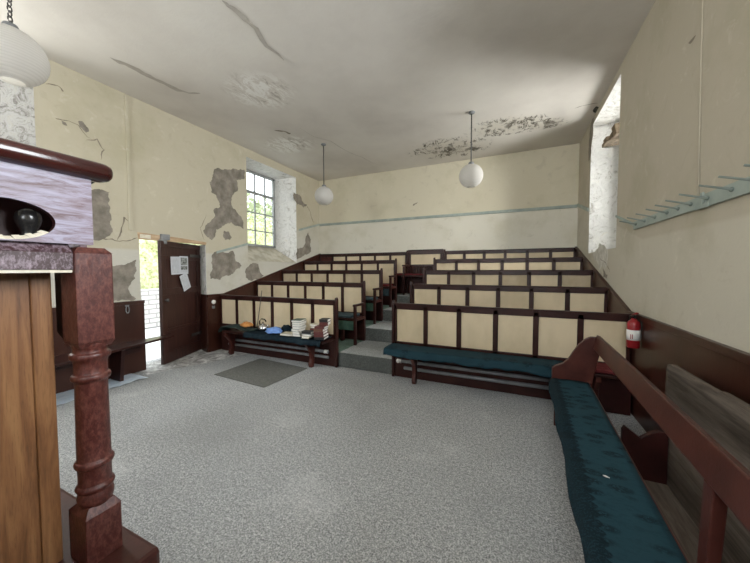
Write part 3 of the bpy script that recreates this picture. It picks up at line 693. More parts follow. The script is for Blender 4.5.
# seat pads on the window-side rows (rows two to five), visible past the aisle ends
PADLAB = {1: 'thin slate seat pad on the second window-side pew', 2: 'thin dark seat pad on the third window-side pew', 3: 'thin red seat pad on the fourth window-side pew', 4: 'thin red seat pad on the rearmost window-side pew'}
for k in (1, 2, 3, 4):
    mb = MB(); mb.box(XA[0]+.1, XA[1]-.01, YK[k]-.43, YK[k]-.075, LV[k]+.4535, LV[k]+.492)
    tag(mb.build('seat_pad', 'slate_cloth' if k < 3 else 'red_dark', bev=.012), PADLAB[k], 'cushion', 'seat pads')

# tall centre seat at the head of the aisle
z = LV[4]+.002; yb = YB-.045; c0, c1 = -2.345, -1.490
t = thing('centre_seat', 'tall middle bench at the head of the aisle with red seat', 'bench', ((c0+c1)/2, 7.0, LV[4]+.001))
mb = MB(); mb.box(c0, c1, yb-.05, yb, z+.95, z+1.045); mb.box(c0, c1, yb-.065, yb, z+1.045, z+1.065); mb.box(c0, c0+.07, yb-.05, yb, z, z+.98); mb.box(c1-.07, c1, yb-.05, yb, z, z+.98); mb.box(c0, c1, yb-.05, yb, z+.66, z+.71); mb.build('back_frame', 'maroon', t, .005)
mb = MB(); mb.box(c0+.065, c1-.065, yb-.035, yb-.01, z+.705, z+.955); mb.build('back_panel', 'cream', t)
mb = MB(); mb.box(c0+.065, c1-.065, yb-.03, yb-.01, z, z+.665); mb.build('lower_back', 'maroon_deep', t)
for i in range(8):
    x = c0+.13+i*.087; mb = MB(); mb.lathe([(.014, 0), (.02, .03), (.012, .08), (.02, .12), (.014, .18)], (x, yb-.065, z+.475), 10); mb.build('spindle', 'maroon', t)
mb = MB(); mb.box(c0+.02, c1-.02, yb-.44, yb-.09, z+.42, z+.455); mb.build('seat', 'maroon', t, .006)
mb = MB(); mb.box(c0+.02, c1-.02, yb-.445, yb-.085, z+.455, z+.49); mb.build('seat_cushion', 'red_dark', t, .012)
for x in (c0-.0, c1-.045):
    mb = MB(); mb.box(x, x+.045, yb-.47, yb-.425, z, z+.66); mb.build('arm_post', 'maroon', t, .004)
    mb = MB(); mb.box(x-.005, x+.05, yb-.50, yb-.055, z+.66, z+.70); mb.build('armrest', 'maroon', t, .008)

# heating pipes under the two front pews
def pipe(x0, x1, y, z, label, ends):
    t = thing('heating_pipe', label, 'pipe', ((x0+x1)/2, y, z), 'heating pipes')
    mb = MB(); mb.tube([(x0, y, z), (x1, y, z)], .022, 10); mb.build('tube', 'grey_metal', t)
    for x in ends:
        mb = MB(); mb.tube([(x-.035, y, z), (x-.03, y, z), (x+.03, y, z), (x+.035, y, z)], [.018, .028, .028, .018], 12); mb.tube([(x, y, z), (x, y-.05, z), (x, y-.06, z)], [.014, .018, .01], 8); mb.build('valve', 'white_paint', t)
pipe(-4.70, -2.56, 3.906, .235, 'upper grey heating pipe under the pew with books', [-2.60])
pipe(-4.70, -2.56, 3.906, .150, 'lower grey heating pipe under the pew with books', [])
pipe(-1.38, .58, 3.906, .240, 'upper grey heating pipe under the teal-clothed pew', [-1.41])
pipe(-1.34, .58, 3.906, .150, 'lower grey heating pipe under the teal-clothed pew', [])

# ---------------------------------------------------------------- cloths
def drape(name, mats, along0, along1, back, front, z, hang, label, cat, axis='X', seed=3, thick=.012, wave=.012, parent=None, edge=0.0, end0=0.0):
    """a cloth lying on a seat with its front edge falling over; runs along X (or local Y)"""
    n = int(abs(along1-along0)/.05)+2; mb = MB(); r = random.Random(seed); rows = []
    prof = []
    s = 1 if front > back else -1
    m = 8
    for i in range(m+1): prof.append((back+(front-back)*i/m, z+thick, 0))
    prof += [(front+s*.030, z+thick-.010, 0), (front+s*.042, z-.02, .4)]
    for i in range(1, 4): prof.append((front+s*(.042+.004*i), z-.02-(hang-.02)*i/3, i/3))
    for j in range(n):
        u = along0+(along1-along0)*j/(n-1); row = []
        for (q, zz, f) in prof:
            nn = noise.noise((u*3.1+seed, q*5, seed)); w2 = noise.noise((u*9+seed, seed, q*3))
            dz = nn*.006 + (w2*.012 if f else 0)*f*2
            q2 = q + f*(wave*math.sin(u*9+seed)+wave*nn)*s
            row.append(mb.bm.verts.new((u, q2, zz+dz) if axis == 'X' else (q2, u, zz+dz)))
        rows.append(row)
    for a, b in zip(rows, rows[1:]):
        for i in range(len(prof)-1):
            f = mb.bm.faces.new((a[i], a[i+1], b[i+1], b[i])); f.smooth = True
            if edge and i >= m-1: f.material_index = 1
    o = mb.build(name, mats, parent)
    sm = o.modifiers.new('thick', 'SOLIDIFY'); sm.thickness = .008; sm.offset = 1 if False else -1
    if label: tag(o, label, cat)
    return o
zt = .464
drape('seat_cloth', 'teal_plain', XB[0]-.0, .52, 3.915, 3.635, zt, .075, 'long teal cloth covering the pew seat above the grey pipes', 'seat cloth', seed=5)
drape('seat_cloth', 'navy_cloth', XA[0]+.95, XA[1]-.045, 3.915, 3.635, zt, .065, 'near-black cloth covering the pew seat beneath the books', 'seat cloth', seed=9)
mb = MB(); mb.box(.56, 1.08, 3.64, 3.92, .458, .50); tag(mb.build('seat_cushion', 'red_dark', bev=.015), 'red cushion on the pew seat near the fire extinguisher', 'cushion')

# bunched dark green cloth at the door end of the book pew
mb = MB(); bmesh.ops.create_grid(mb.bm, x_segments=26, y_segments=16, size=.5)
for v in mb.bm.verts:
    u, w = v.co.x, v.co.y; x = -4.24+u*.74; y = 3.745+w*.235
    hgt = .045*math.exp(-((u+.18)/.32)**2)*(1-.5*abs(w)) + .018*noise.noise((x*7, y*9, 2))
    zz = .500+max(hgt, 0)
    if u < -.435: zz -= (-.435-u)*1.6; x -= .02
    if w < -.40: zz += 0
    v.co = (x, y, zz)
for f in mb.bm.faces: f.smooth = True
o = mb.build('bunched_cloth', 'darkgreen_cloth'); o.modifiers.new('thick', 'SOLIDIFY').thickness = .008; tag(o, 'dark green cloth bunched over the pew end nearest the door', 'cloth')
def lump(name, m, c, s, seed, label, cat, amp=.3):
    mb = MB(); mb.ball((0, 0, 0), 1, 24, 14)
    for v in mb.bm.verts:
        p = v.co.copy(); k = 1+amp*noise.noise(p*1.7+Vector((seed, 0, 0)))+amp*.5*noise.noise(p*4+Vector((0, seed, 0)))
        q = Vector((p.x*k*s[0], p.y*k*s[1], p.z*k*s[2])); q.z = max(q.z, -s[2]*.55); v.co = q + Vector(c) + Vector((0, 0, s[2]*.55))
    return tag(mb.build(name, m), label, cat)
zs = .488
lump('folded_bag', 'blue_cloth', (-3.47, 3.72, zs+.01), (.16, .10, .05), 3, 'bright blue crumpled bag lying on the pew seat beside the kettle', 'bag', .4)
lump('rolled_cloth', 'navy_cloth', (-3.33, 3.865, zs+.01), (.10, .045, .065), 8, 'rolled navy cloth behind the blue bag on the pew seat', 'cloth')
lump('crumpled_duster', 'orange_cloth', (-4.03, 3.70, .555), (.105, .075, .045), 5, 'crumpled orange duster on the green cloth', 'cloth', .35)
# kettle
kx, ky = -3.77, 3.80
t = thing('kettle', 'polished steel kettle with black handle on the pew seat', 'kettle', (kx, ky, zs))
mb = MB(); mb.lathe([(.070, 0), (.082, .012), (.086, .035), (.078, .07), (.058, .095), (.040, .104)], (kx, ky, zs), 24); mb.build('body', 'chrome', t)
mb = MB(); mb.lathe([(.041, .1045), (.030, .114), (.008, .118)], (kx, ky, zs), 18); lid = mb.build('lid', 'chrome', t)
mb = MB(); mb.lathe([(.008, .1185), (.008, .128), (.014, .135), (.006, .142)], (kx, ky, zs), 14); mb.build('lid_knob', 'black', lid)
mb = MB(); mb.tube([(kx+.08, ky-.01, zs+.045), (kx+.115, ky-.015, zs+.07), (kx+.135, ky-.017, zs+.105)], [.02, .013, .009], 10); mb.build('spout', 'chrome', t)
mb = MB(); mb.tube([(kx-.07, ky, zs+.085), (kx-.075, ky, zs+.15), (kx-.03, ky, zs+.19), (kx+.04, ky, zs+.185), (kx+.068, ky, zs+.15)], .010, 8); mb.build('handle', 'black', t)
# thin cane leaning behind the kettle
mb = MB(); mb.tube([(-4.0, 3.895, zs+.012), (-3.95, 3.915, .85), (-3.905, 3.925, 1.14)], [.007, .006, .005], 6)
tag(mb.build('thin_cane', 'iron'), 'thin dark cane leaning on the cream panels behind the kettle', 'cane')

# ---------------------------------------------------------------- books
def book(cx, cy, z, w, d, h, rz, cov, label, group, spine=0):
    """lying book: cover boards and spine (the thing itself), page block (its part); spine 0: towards -y, 1: +x, 2: +y, 3: -x"""
    mb = MB(); t = .004
    mb.box(-w/2, w/2, -d/2, d/2, 0, t); mb.box(-w/2, w/2, -d/2, d/2, h-t, h); mb.box(-w/2, w/2, -d/2, -d/2+t, t, h-t)
    o = mb.build('book', cov, bev=.0015); o.location = (cx, cy, z); o.rotation_euler = (0, 0, rz+spine*PI/2)
    tag(o, label, 'book', group)
    mb = MB(); mb.box(-w/2+.005, w/2-.005, -d/2+t, d/2-.006, t, h-t); p = mb.build('pages', 'paper'); p.parent = o
    return z+h+.0008
CL = {'green': (.06, .10, .08), 'pale': (.55, .55, .50), 'grey': (.28, .30, .30), 'maroon': (.10, .02, .018), 'brown': (.14, .06, .035), 'black': (.012, .012, .014), 'cream': (.6, .55, .42), 'blue': (.08, .11, .2)}
C = lambda n: cover(n, CL[n])
ordinal = ['lowest', 'second from the bottom', 'third from the bottom', 'fourth from the bottom', 'fifth from the bottom', 'sixth from the bottom', 'topmost']
def stack(x, y, spec, what, z0):
    z = z0; n = len(spec)
    for i, (c, w, d, h, sp, rz) in enumerate(spec):
        od = 'topmost' if i == n-1 else ordinal[i]
        dx, dy = R.uniform(-.012, .012), R.uniform(-.012, .012)
        names = {'green': 'dark green', 'pale': 'off-white', 'grey': 'grey', 'maroon': 'maroon', 'brown': 'brown', 'black': 'black', 'cream': 'cream', 'blue': 'dark blue'}
        z = book(x+dx, y+dy, z, w, d, h, rz, C(c), '%s book, %s in %s' % (names[c], od, what), what, sp)
    return z
zb = .491
stack(-2.97, 3.73, [('grey', .13, .18, .036, 2, .1), ('pale', .13, .19, .034, 2, .05), ('grey', .13, .18, .036, 2, -.05), ('pale', .13, .19, .036, 2, .1), ('grey', .13, .18, .034, 2, .12), ('pale', .13, .19, .036, 2, .02), ('green', .15, .21, .030, 2, .25)], 'the tall book stack beside the flat book', zb)
stack(-2.745, 3.66, [('cream', .15, .12, .030, 1, .12), ('grey', .15, .12, .030, 2, .0), ('black', .16, .12, .036, 0, .1)], 'the low book stack between the two taller ones', zb)
stack(-2.72, 3.83, [('brown', .15, .12, .04, 0, .05), ('black', .16, .13, .036, 0, .0), ('maroon', .15, .12, .036, 0, .1), ('brown', .15, .12, .034, 2, .1), ('cream', .17, .13, .032, 2, -.15)], 'the middle book stack by the panels', zb)
zz = stack(-2.545, 3.70, [('black', .15, .19, .032, 0, .22), ('maroon', .15, .19, .04, 0, .18), ('maroon', .15, .19, .038, 0, .24), ('brown', .15, .19, .038, 0, .16), ('maroon', .15, .19, .036, 0, .21)], 'the maroon book stack at the aisle end', zb)
stack(-2.525, 3.76, [('maroon', .13, .15, .05, 0, .3), ('black', .13, .15, .04, 0, .25)], 'the two books set on top of the maroon stack', zz+.001)
book(-3.14, 3.70, zb, .22, .17, .026, .12, C('cream'), 'pale book lying alone beside the blue bag on the pew seat', 'single books', 2)

# ---------------------------------------------------------------- floor things
mb = MB(); mb.prism([(p[0], p[1], .0035) for p in ((-3.85, 2.94), (-2.85, 2.87), (-2.80, 3.70), (-3.84, 3.80))], (0, 0, .008))
tag(mb.build('floor_mat', 'mat', bev=.003), 'dark grey square mat on the carpet before the book pew', 'mat')
mb = MB(); bmesh.ops.create_grid(mb.bm, x_segments=22, y_segments=30, size=.5)
for v in mb.bm.verts:
    u, w = v.co.x, v.co.y; x = -4.78+u*(.42+.14*noise.noise((w*4, 3, 1))); y = 1.98+w*1.0; v.co = (x, y, .010+.012*abs(noise.noise((x*9, y*7, 5))))
for f in mb.bm.faces: f.smooth = True
tag(mb.build('plastic_sheet', 'plastic_sheet'), 'crumpled pale blue plastic sheet on the floor under the wall bench', 'plastic sheet')

# bench against the left wall
t = thing('wall_bench', 'narrow maroon plank bench along the window wall beside the doorway', 'bench', (-4.8, 1.2, 0))
def wpt(y, off): return (-4.70-.02+(y-3.0)*(-.14)+off)
mb = MB(); ys = (3.02, -.6)
mb.prism([(-4.985, ys[0], .44), (wpt(ys[0], -.12), ys[0], .44), (wpt(1.6, .02), 1.6, .44), (wpt(1.6, .05), ys[1], .44), (-4.97, ys[1], .44), (-4.97, 2.6, .44)], (0, 0, .032)); mb.build('seat', 'maroon', t, .006)
for y in (2.22, .4):
    mb = MB(); mb.prism([(-4.95, y, 0.0155), (-4.72, y, 0.0155), (-4.70, y, .2), (-4.66, y, .438), (-4.95, y, .438)], (0, .045, 0)); mb.build('leg', 'maroon', t, .005)
mb = MB(); mb.box(-4.965, -4.945, -.5, 2.6, .30, .438); mb.build('apron', 'maroon', t, .004)

# ---------------------------------------------------------------- the long bench on the right
B0 = (.50, 3.30, 0.0)
t = thing('long_bench', 'maroon open-backed bench with curved end and long teal runner', 'bench', B0, None, math.radians(-1.95))
def lp(name, mb, m, bev=.006, par=None):
    bmesh.ops.recalc_face_normals(mb.bm, faces=mb.bm.faces); me = bpy.data.meshes.new(name); mb.bm.to_mesh(me); mb.bm.free()
    for q in (m if isinstance(m, list) else [m]): me.materials.append(M[q])
    o = bpy.data.objects.new(name, me); col.objects.link(o); o.parent = par or t
    if bev: b = o.modifiers.new('bevel', 'BEVEL'); b.width = bev; b.segments = 2; b.limit_method = 'ANGLE'; b.angle_limit = math.radians(50)
    return o
endp = [(-.125, 0), (-.125, .30), (-.148, .42), (-.148, .555), (-.125, .578), (-.06, .612), (-.02, .655), (.02, .73), (.06, .80), (.105, .852), (.15, .880), (.20, .882), (.225, .86), (.232, .80), (.215, .70), (.185, .55), (.165, .40), (.16, 0)]
for y, nm in ((.0, 'bench_end'), (-3.35, 'bench_end')):
    mb = MB(); mb.prism([(x, y, z) for x, z in endp], (0, .045, 0)); lp(nm, mb, 'maroon_red', .006)
mb = MB(); mb.box(-.138, .155, -3.30, -.003, .425, .455); lp('seat', mb, 'maroon_red')
mb = MB(); mb.box(-.10, -.07, -3.30, -.003, .30, .42); lp('apron', mb, 'maroon_deep')
mb = MB(); mb.prism([(.168, -3.30, .778), (.199, -3.30, .768), (.226, -3.30, .895), (.19, -3.30, .908)], (0, 3.295, 0)); lp('back_rail', mb, 'maroon_red', .008)
for y in (-1.97, -.0):
    if y < -.5:
        mb = MB(); mb.prism([(.157, y, .40), (.190, y, .40), (.208, y, .785), (.168, y, .785)], (0, .062, 0)); lp('back_upright', mb, 'maroon_red', .005)
mb = MB(); mb.box(-.07, .12, -1.9, -1.855, .0, .42); lp('leg', mb, 'maroon_deep')
run = drape('bench_runner', ['runner', 'runner'], -3.2, -.03, .135, -.128, .462, .034, None, None, axis='Y', seed=4, wave=.008, edge=1)
run.matrix_world = Matrix.Translation(B0) @ Matrix.Rotation(math.radians(-1.95), 4, 'Z')
tag(run, 'teal damask runner with dark scalloped edge on the open-backed bench', 'bench runner')
mb = MB(); mb.prism([(0, 0, 0), (.018, .004, 0), (.022, .016, .001), (.008, .014, .002)], (0, 0, .003))
o = mb.build('paper_scrap', 'white_paint'); o.location = (.44, 1.77, .4885); o.rotation_euler = (0, 0, 2.2); tag(o, 'tiny white scrap lying on the teal bench runner', 'scrap')

# old settle behind it, with weathered back board
t2 = thing('old_settle', 'low dark settle with weathered bare plank back by the peg wall', 'settle', (.9, 1.9, 0))
bx = .95
for z0, z1, q in ((.002, .50, 0), (.504, .872, 1)):
    mb = MB()
    if q: pts = [(bx, -.2, z0), (bx, 2.66, z0), (bx, 2.66, z1-.05), (bx, 2.645, z1-.015), (bx, 2.60, z1), (bx, 2.1, z1+.003), (bx, 2.07, z1+.016), (bx, -.2, z1+.018)]
    else: pts = [(bx, -.2, z0), (bx, 2.635, z0), (bx, 2.655, z1), (bx, -.2, z1)]
    mb.prism(pts, (.03, 0, 0)); mb.build('back_board', 'weathered', t2, .005)
mb = MB(); mb.prism([(.70, 2.57, .002), (.70, 2.57, .39), (.715, 2.57, .42), (.735, 2.57, .405), (.80, 2.57, .355), (.86, 2.57, .405), (.895, 2.57, .42), (.945, 2.57, .415), (.945, 2.57, .002)], (0, .035, 0)); mb.build('settle_end', 'maroon_deep', t2, .005)
mb = MB(); mb.box(.80, .945, -.2, 2.565, .05, .08); mb.build('bottom_board', 'weathered', t2, .004)

# ---------------------------------------------------------------- extinguisher on the right wall
ex, ey, ez = XR-.085, 3.70, .735
t = thing('fire_extinguisher', 'red fire extinguisher with white label hanging on the maroon boards', 'fire extinguisher', (ex, ey, ez))
mb = MB(); mb.lathe([(.045, 0), (.052, .008), (.052, .225), (.046, .25), (.028, .268), (.020, .275), (.020, .285)], (ex, ey, ez), 24); mb.build('cylinder', 'ext_red', t)
mb = MB(); mb.lathe([(.0528, .075), (.0528, .175)], (ex, ey, ez), 24); lab = mb.build('label', 'white_paint', t)
mb = MB(); a0 = math.atan2(-ey, -ex)-.42
mb.quad([(ex+.0532*math.cos(a0+s), ey+.0532*math.sin(a0+s), ez+z) for s, z in ((0, .09), (.36, .09), (.36, .135), (0, .135))]); mb.build('label_panel', 'ext_red', lab)
mb = MB(); mb.box(ex-.018, ex+.018, ey-.018, ey+.018, ez+.285, ez+.315); mb.tube([(ex, ey-.01, ez+.30), (ex-.05, ey-.05, ez+.31)], .008, 8); vlv = mb.build('valve', 'black', t, .003)
mb = MB(); mb.prism([(ex-.012, ey-.02, ez+.318), (ex-.012, ey+.03, ez+.318), (ex-.012, ey-.085, ez+.352), (ex-.012, ey-.09, ez+.340)], (.024, 0, 0)); mb.build('lever', 'ext_red', vlv, .002)
mb = MB(); mb.tube([(ex+.005, ey+.03, ez+.30), (ex-.01, ey+.062, ez+.28), (ex-.012, ey+.068, ez+.20), (ex-.012, ey+.066, ez+.06)], .010, 8); mb.build('hose', 'black', vlv)
mb = MB(); mb.box(ex+.0535, XR-.026, ey-.02, ey+.02, ez+.1, ez+.26); mb.build('bracket', 'iron', t)

# ---------------------------------------------------------------- peg rail on the right wall
t = thing('peg_rail', 'pale blue-green coat rail with slanting pegs on the bare side wall', 'coat rail', (XR, 2.4, 1.95))
mb = MB(); mb.box(XR-.022, XR-.001, 2.74, 4.02, 1.905, 1.985); mb.box(XR-.022, XR-.001, -.6, 2.735, 1.902, 1.99); mb.build('board', 'rail_blue', t, .004)
mb = MB(); mb.box(XR-.032, XR-.0225, 2.66, 2.82, 1.895, 1.925); mb.box(XR-.034, XR-.0225, 2.72, 2.755, 1.92, 2.0); mb.build('joint_strap', 'rail_blue', t, .003)
py = 3.94
for y in (3.93, 3.70, 3.47, 3.24, 3.06, 2.88, 2.68, 2.44, 2.25, 2.05, 1.85, 1.6, 1.4, 1.2, 1.0, .8, .6):
    mb = MB(); mb.tube([(XR-.0225, y, 1.950), (XR-.03, y, 1.952), (XR-.036, y, 1.954), (XR-.155, y+.03, 1.995)], [.014, .014, .007, .006], 8); mb.build('peg', 'peg', t)

# ---------------------------------------------------------------- lanterns
def lantern(x, y, zc, r, label, chain=False):
    t = thing('paper_lantern', label, 'ceiling lamp', (x, y, H), 'white globe lamps')
    mb = MB(); mb.lathe([(.05, -.001), (.05, -.018), (.03, -.03), (.008, -.034)], (x, y, H), 16); mb.build('ceiling_rose', 'grey_metal' if not chain else 'iron', t)
    if not chain:
        mb = MB(); mb.tube([(x, y, H-.034), (x, y, zc+r*.97)], .010, 8); mb.build('rod', 'iron', t)
    else:
        mb = MB(); z = H-.03; i = 0
        while z > zc+r*.97:
            ring = [(0, .014*math.sin(a), .024*math.cos(a)) for a in [2*PI*k/10 for k in range(11)]]
            rz = (i % 2)*PI/2+.4
            mb.tube([(x+p[0]*math.cos(rz)-p[1]*math.sin(rz), y+p[0]*math.sin(rz)+p[1]*math.cos(rz), z-.02+p[2]) for p in ring], .0045, 6); z -= .036; i += 1
        mb.build('chain', 'iron', t)
    mb = MB(); mb.lathe([(r*.28, 0), (r*.20, .04), (r*.10, .05)], (0, 0, r*.945), 16); c = mb.build('shade_cap', 'grey_metal')
    prof = []; n = 44
    for i in range(n+1):
        a = -PI/2+.33+(PI-.62)*i/n; k = 1+(.008 if i % 2 else -.004); prof.append((r*math.cos(a)*k, r*math.sin(a)))
    mb = MB()
    rings = []
    for rr, zz in prof: rings.append([mb.bm.verts.new((rr*math.cos(2*PI*q/40), rr*math.sin(2*PI*q/40), zz)) for q in range(40)])
    for a, b in zip(rings, rings[1:]):
        for q in range(40):
            f = mb.bm.faces.new((a[q], a[(q+1) % 40], b[(q+1) % 40], b[q])); f.smooth = True
    s = mb.build('globe_shade', 'lantern', t); s.matrix_parent_inverse = Matrix(); s.location = (0, 0, zc-H); c.parent = s
lantern(-.633, 5.09, 2.976, .183, 'white paper globe lamp hanging before the mouldy patch of ceiling')
lantern(-3.449, 5.15, 2.956, .183, 'white paper globe lamp hanging by the window with peeling reveal')
lantern(-3.40, 1.0, 3.08, .195, 'white ribbed paper globe lamp hanging on a chain above the pulpit', True)

# ---------------------------------------------------------------- pulpit
t = thing('pulpit', 'tall pine pulpit with maroon newel, rounded rail and oval cut-outs', 'pulpit', (-2.4, .2, 0))
PX = -1.791; PYC = .73
mb = MB(); mb.box(-3.4, -1.545, -1.1, .872, .002, .15); mb.build('plinth', 'maroon_red', t, .022)
def newel(cx, cy):
    n = None
    mb = MB(); h = .0685
    mb.prism([(cx-h-.022, cy-h, .1505), (cx+h, cy-h, .1505), (cx+h, cy+h, .1505), (cx-h-.022, cy+h, .1505)], (0, 0, .225))
    # chamfered shoulder
    a = [(cx+sx*h-(.022 if sx < 0 else 0), cy+sy*h, .3755) for sx, sy in ((-1, -1), (1, -1), (1, 1), (-1, 1))]; b = [(cx+sx*.05, cy+sy*.05, .41) for sx, sy in ((-1, -1), (1, -1), (1, 1), (-1, 1))]
    for i in range(4): mb.quad([a[i], a[(i+1) % 4], b[(i+1) % 4], b[i]])
    mb.quad(b)
    prof = [(r_*1.2, z_) for r_, z_ in [(.046, .40), (.055, .425), (.057, .445), (.054, .46), (.051, .468), (.051, .474), (.0575, .478), (.060, .488), (.0575, .498), (.051, .503), (.0505, .545), (.0515, .585), (.0585, .589), (.061, .602), (.0585, .614), (.0515, .618), (.0515, .70), (.0490, .98), (.051, .99), (.0575, .994), (.060, 1.006), (.0575, 1.018), (.0505, 1.022), (.050, 1.07), (.053, 1.088), (.060, 1.094), (.062, 1.106), (.060, 1.117), (.0505, 1.122), (.0505, 1.14), (.054, 1.152), (.054, 1.17)]]
    mb.lathe(prof, (cx, cy, 0), 36)
    hz = [(h*.86, 1.148), (h, 1.165)]
    c0_ = [(cx+sx*h*.82, cy+sy*h*.82, 1.148) for sx, sy in ((-1, -1), (1, -1), (1, 1), (-1, 1))]; c1_ = [(cx+sx*h, cy+sy*h, 1.172) for sx, sy in ((-1, -1), (1, -1), (1, 1), (-1, 1))]
    for i in range(4): mb.quad([c0_[i], c0_[(i+1) % 4], c1_[(i+1) % 4], c1_[i]])
    mb.quad(c0_[::-1])
    mb.box(cx-h, cx+h, cy-h, cy+h, 1.172, 1.575)
    d0 = [(cx+sx*h, cy+sy*h, 1.575) for sx, sy in ((-1, -1), (1, -1), (1, 1), (-1, 1))]; d1 = [(cx+sx*h*.7, cy+sy*h*.7, 1.60) for sx, sy in ((-1, -1), (1, -1), (1, 1), (-1, 1))]
    for i in range(4): mb.quad([d0[i], d0[(i+1) % 4], d1[(i+1) % 4], d1[i]])
    mb.quad(d1)
    return mb
newel(PX, PYC).build('newel_post', 'crazed', t, .004); newel(-3.15, PYC).build('newel_post', 'crazed', t, .004)
# side ledge (towards the viewer) and front ledge, sloping on top
mb = MB(); mb.prism([(-1.735, -1.05, 1.500), (-1.735, -1.05, 1.572), (-1.775, -1.05, 1.612), (-1.86, -1.05, 1.612), (-1.86, -1.05, 1.500)], (0, 1.05+.664, 0)); led = mb.build('ledge', 'crazed_sheen', t, .004)
mb = MB(); mb.prism([(-3.08, .78, 1.50), (-3.08, .78, 1.575), (-3.08, .75, 1.60), (-3.08, .66, 1.60), (-3.08, .66, 1.50)], (1.225, 0, 0)); mb.build('ledge', 'crazed_sheen', t, .004)
mb = MB(); mb.box(-1.752, -1.742, -1.05, .66, 1.488, 1.4985); mb.build('ledge_bead', 'lipcream', led)
# fascia with oval cut-outs
def oval_board(y0, y1, z0, z1, cs, a, b, x0, x1):
    mb = MB(); edges = [y0]+[(p+q)/2 for p, q in zip(cs, cs[1:])]+[y1]; n = 48
    for c, e0, e1 in zip(cs, edges, edges[1:]):
        zc = (z0+z1)/2-.064; inner, outer = [], []
        for i in range(n):
            th = 2*PI*i/n; cy, cz = math.cos(th), math.sin(th); inner.append((c+a*cy, zc+b*cz))
            tt = min(((e1-c)/cy if cy > 1e-9 else (e0-c)/cy if cy < -1e-9 else 1e9), ((z1-zc)/cz if cz > 1e-9 else (z0-zc)/cz if cz < -1e-9 else 1e9)); outer.append((c+tt*cy, zc+tt*cz))
        corners = [(e1, z1), (e0, z1), (e0, z0), (e1, z0)]
        for cc in corners:                              # snap the closest ray to each corner so that the board stays rectangular
            k = min(range(n), key=lambda i: (outer[i][0]-cc[0])**2+(outer[i][1]-cc[1])**2); outer[k] = cc
        for x in (x0, x1):
            for i in range(n): j = (i+1) % n; mb.quad([(x, *inner[i]), (x, *outer[i]), (x, *outer[j]), (x, *inner[j])])
        for i in range(n):
            j = (i+1) % n; mb.quad([(x0, *inner[i]), (x1, *inner[i]), (x1, *inner[j]), (x0, *inner[j])], 1)
    mb.quad([(x0, y1, z0), (x1, y1, z0), (x1, y1, z1), (x0, y1, z1)]); mb.quad([(x0, y0, z0), (x1, y0, z0), (x1, y0, z1), (x0, y0, z1)])
    mb.quad([(x0, y0, z0), (x0, y1, z0), (x1, y1, z0), (x1, y0, z0)])
    return mb
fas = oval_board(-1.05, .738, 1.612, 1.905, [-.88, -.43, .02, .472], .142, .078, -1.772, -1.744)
fas = fas.build('fascia', ['sky_sheen', 'maroon_deep'], t)
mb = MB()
for i in range(8):                                      # bare lip of the nearest oval, its cream also painting light on the rim
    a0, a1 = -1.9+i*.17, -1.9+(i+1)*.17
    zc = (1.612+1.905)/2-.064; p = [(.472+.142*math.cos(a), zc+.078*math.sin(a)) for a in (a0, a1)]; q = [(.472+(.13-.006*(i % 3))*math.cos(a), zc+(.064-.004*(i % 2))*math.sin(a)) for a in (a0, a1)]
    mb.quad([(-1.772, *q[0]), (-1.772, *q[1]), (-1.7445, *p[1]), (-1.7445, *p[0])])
mb.build('bare_lit_lip', 'lipcream', fas)
mb = MB(); mb.box(-1.93, -1.92, -1.05, .70, 1.613, 1.90); mb.build('inner_lining', 'maroon_deep', t)
mb = MB(); mb.box(-3.1, -1.86, .735, .763, 1.601, 1.905); mb.build('fascia', 'sky_sheen', t, .003)
mb = MB(); mb.lathe([(.024, 0), (.028, .02), (.022, .04), (.034, .062), (.041, .09), (.036, .118), (.016, .134)], (-1.84, .565, 1.6205), 18); mb.build('black_finial', 'black', t)
# rounded hand rail along the side and front, with nosed end
def nosed_rail(p0, p1, w, h):
    mb = MB(); p0, p1 = Vector(p0), Vector(p1); d = (p1-p0).normalized(); sd = Vector((d.y, -d.x, 0)); L_ = (p1-p0).length; rings = []
    sts = [(0, 1)] + [(L_-.05, 1), (L_-.03, .96), (L_-.012, .82), (L_-.003, .6), (L_, .3)]
    for s, k in sts:
        rings.append([mb.bm.verts.new(p0+d*s+sd*(w*k*math.copysign(abs(math.cos(a))**.8, math.cos(a)))+Vector((0, 0, h*k*math.copysign(abs(math.sin(a))**.8, math.sin(a))))) for a in [2*PI*i/24 for i in range(24)]])
    for a, b in zip(rings, rings[1:]):
        for i in range(24): f = mb.bm.faces.new((a[i], a[(i+1) % 24], b[(i+1) % 24], b[i])); f.smooth = True
    mb.bm.faces.new(rings[0]); mb.bm.faces.new(rings[-1]); return mb
nosed_rail((-1.758, -1.06, 1.948), (-1.758, .815, 1.948), .062, .043).build('hand_rail', 'cap', t)
nosed_rail((-3.3, .749, 1.948), (-1.83, .749, 1.948), .062, .043).build('hand_rail', 'cap', t)
# pine body: panels in stiles
mb = MB(); mb.box(-1.925, -1.90, -1.05, .575, .152, 1.498); mb.build('side_panel', 'pine', t)
mb = MB(); mb.box(-1.93, -1.886, .575, .642, .152, 1.498); mb.build('corner_stile', 'pine', t, .006)
mb = MB(); mb.box(-3.1, -1.932, .60, .63, .152, 1.498); mb.build('front_panel', 'pine', t)
mb = MB(); mb.prism([(-1.998, .69, 1.20), (-1.998, .69, 1.499), (-1.864, .69, 1.499), (-1.864, .69, 1.16), (-1.89, .69, 1.17), (-1.93, .69, 1.165)], (0, .03, 0)); mb.build('corbel', 'maroon_deep', t, .004)
mb = MB(); mb.box(-2.03, -1.862, -1.05, .65, 1.505, 1.54); mb.build('soffit', 'maroon_deep', t)

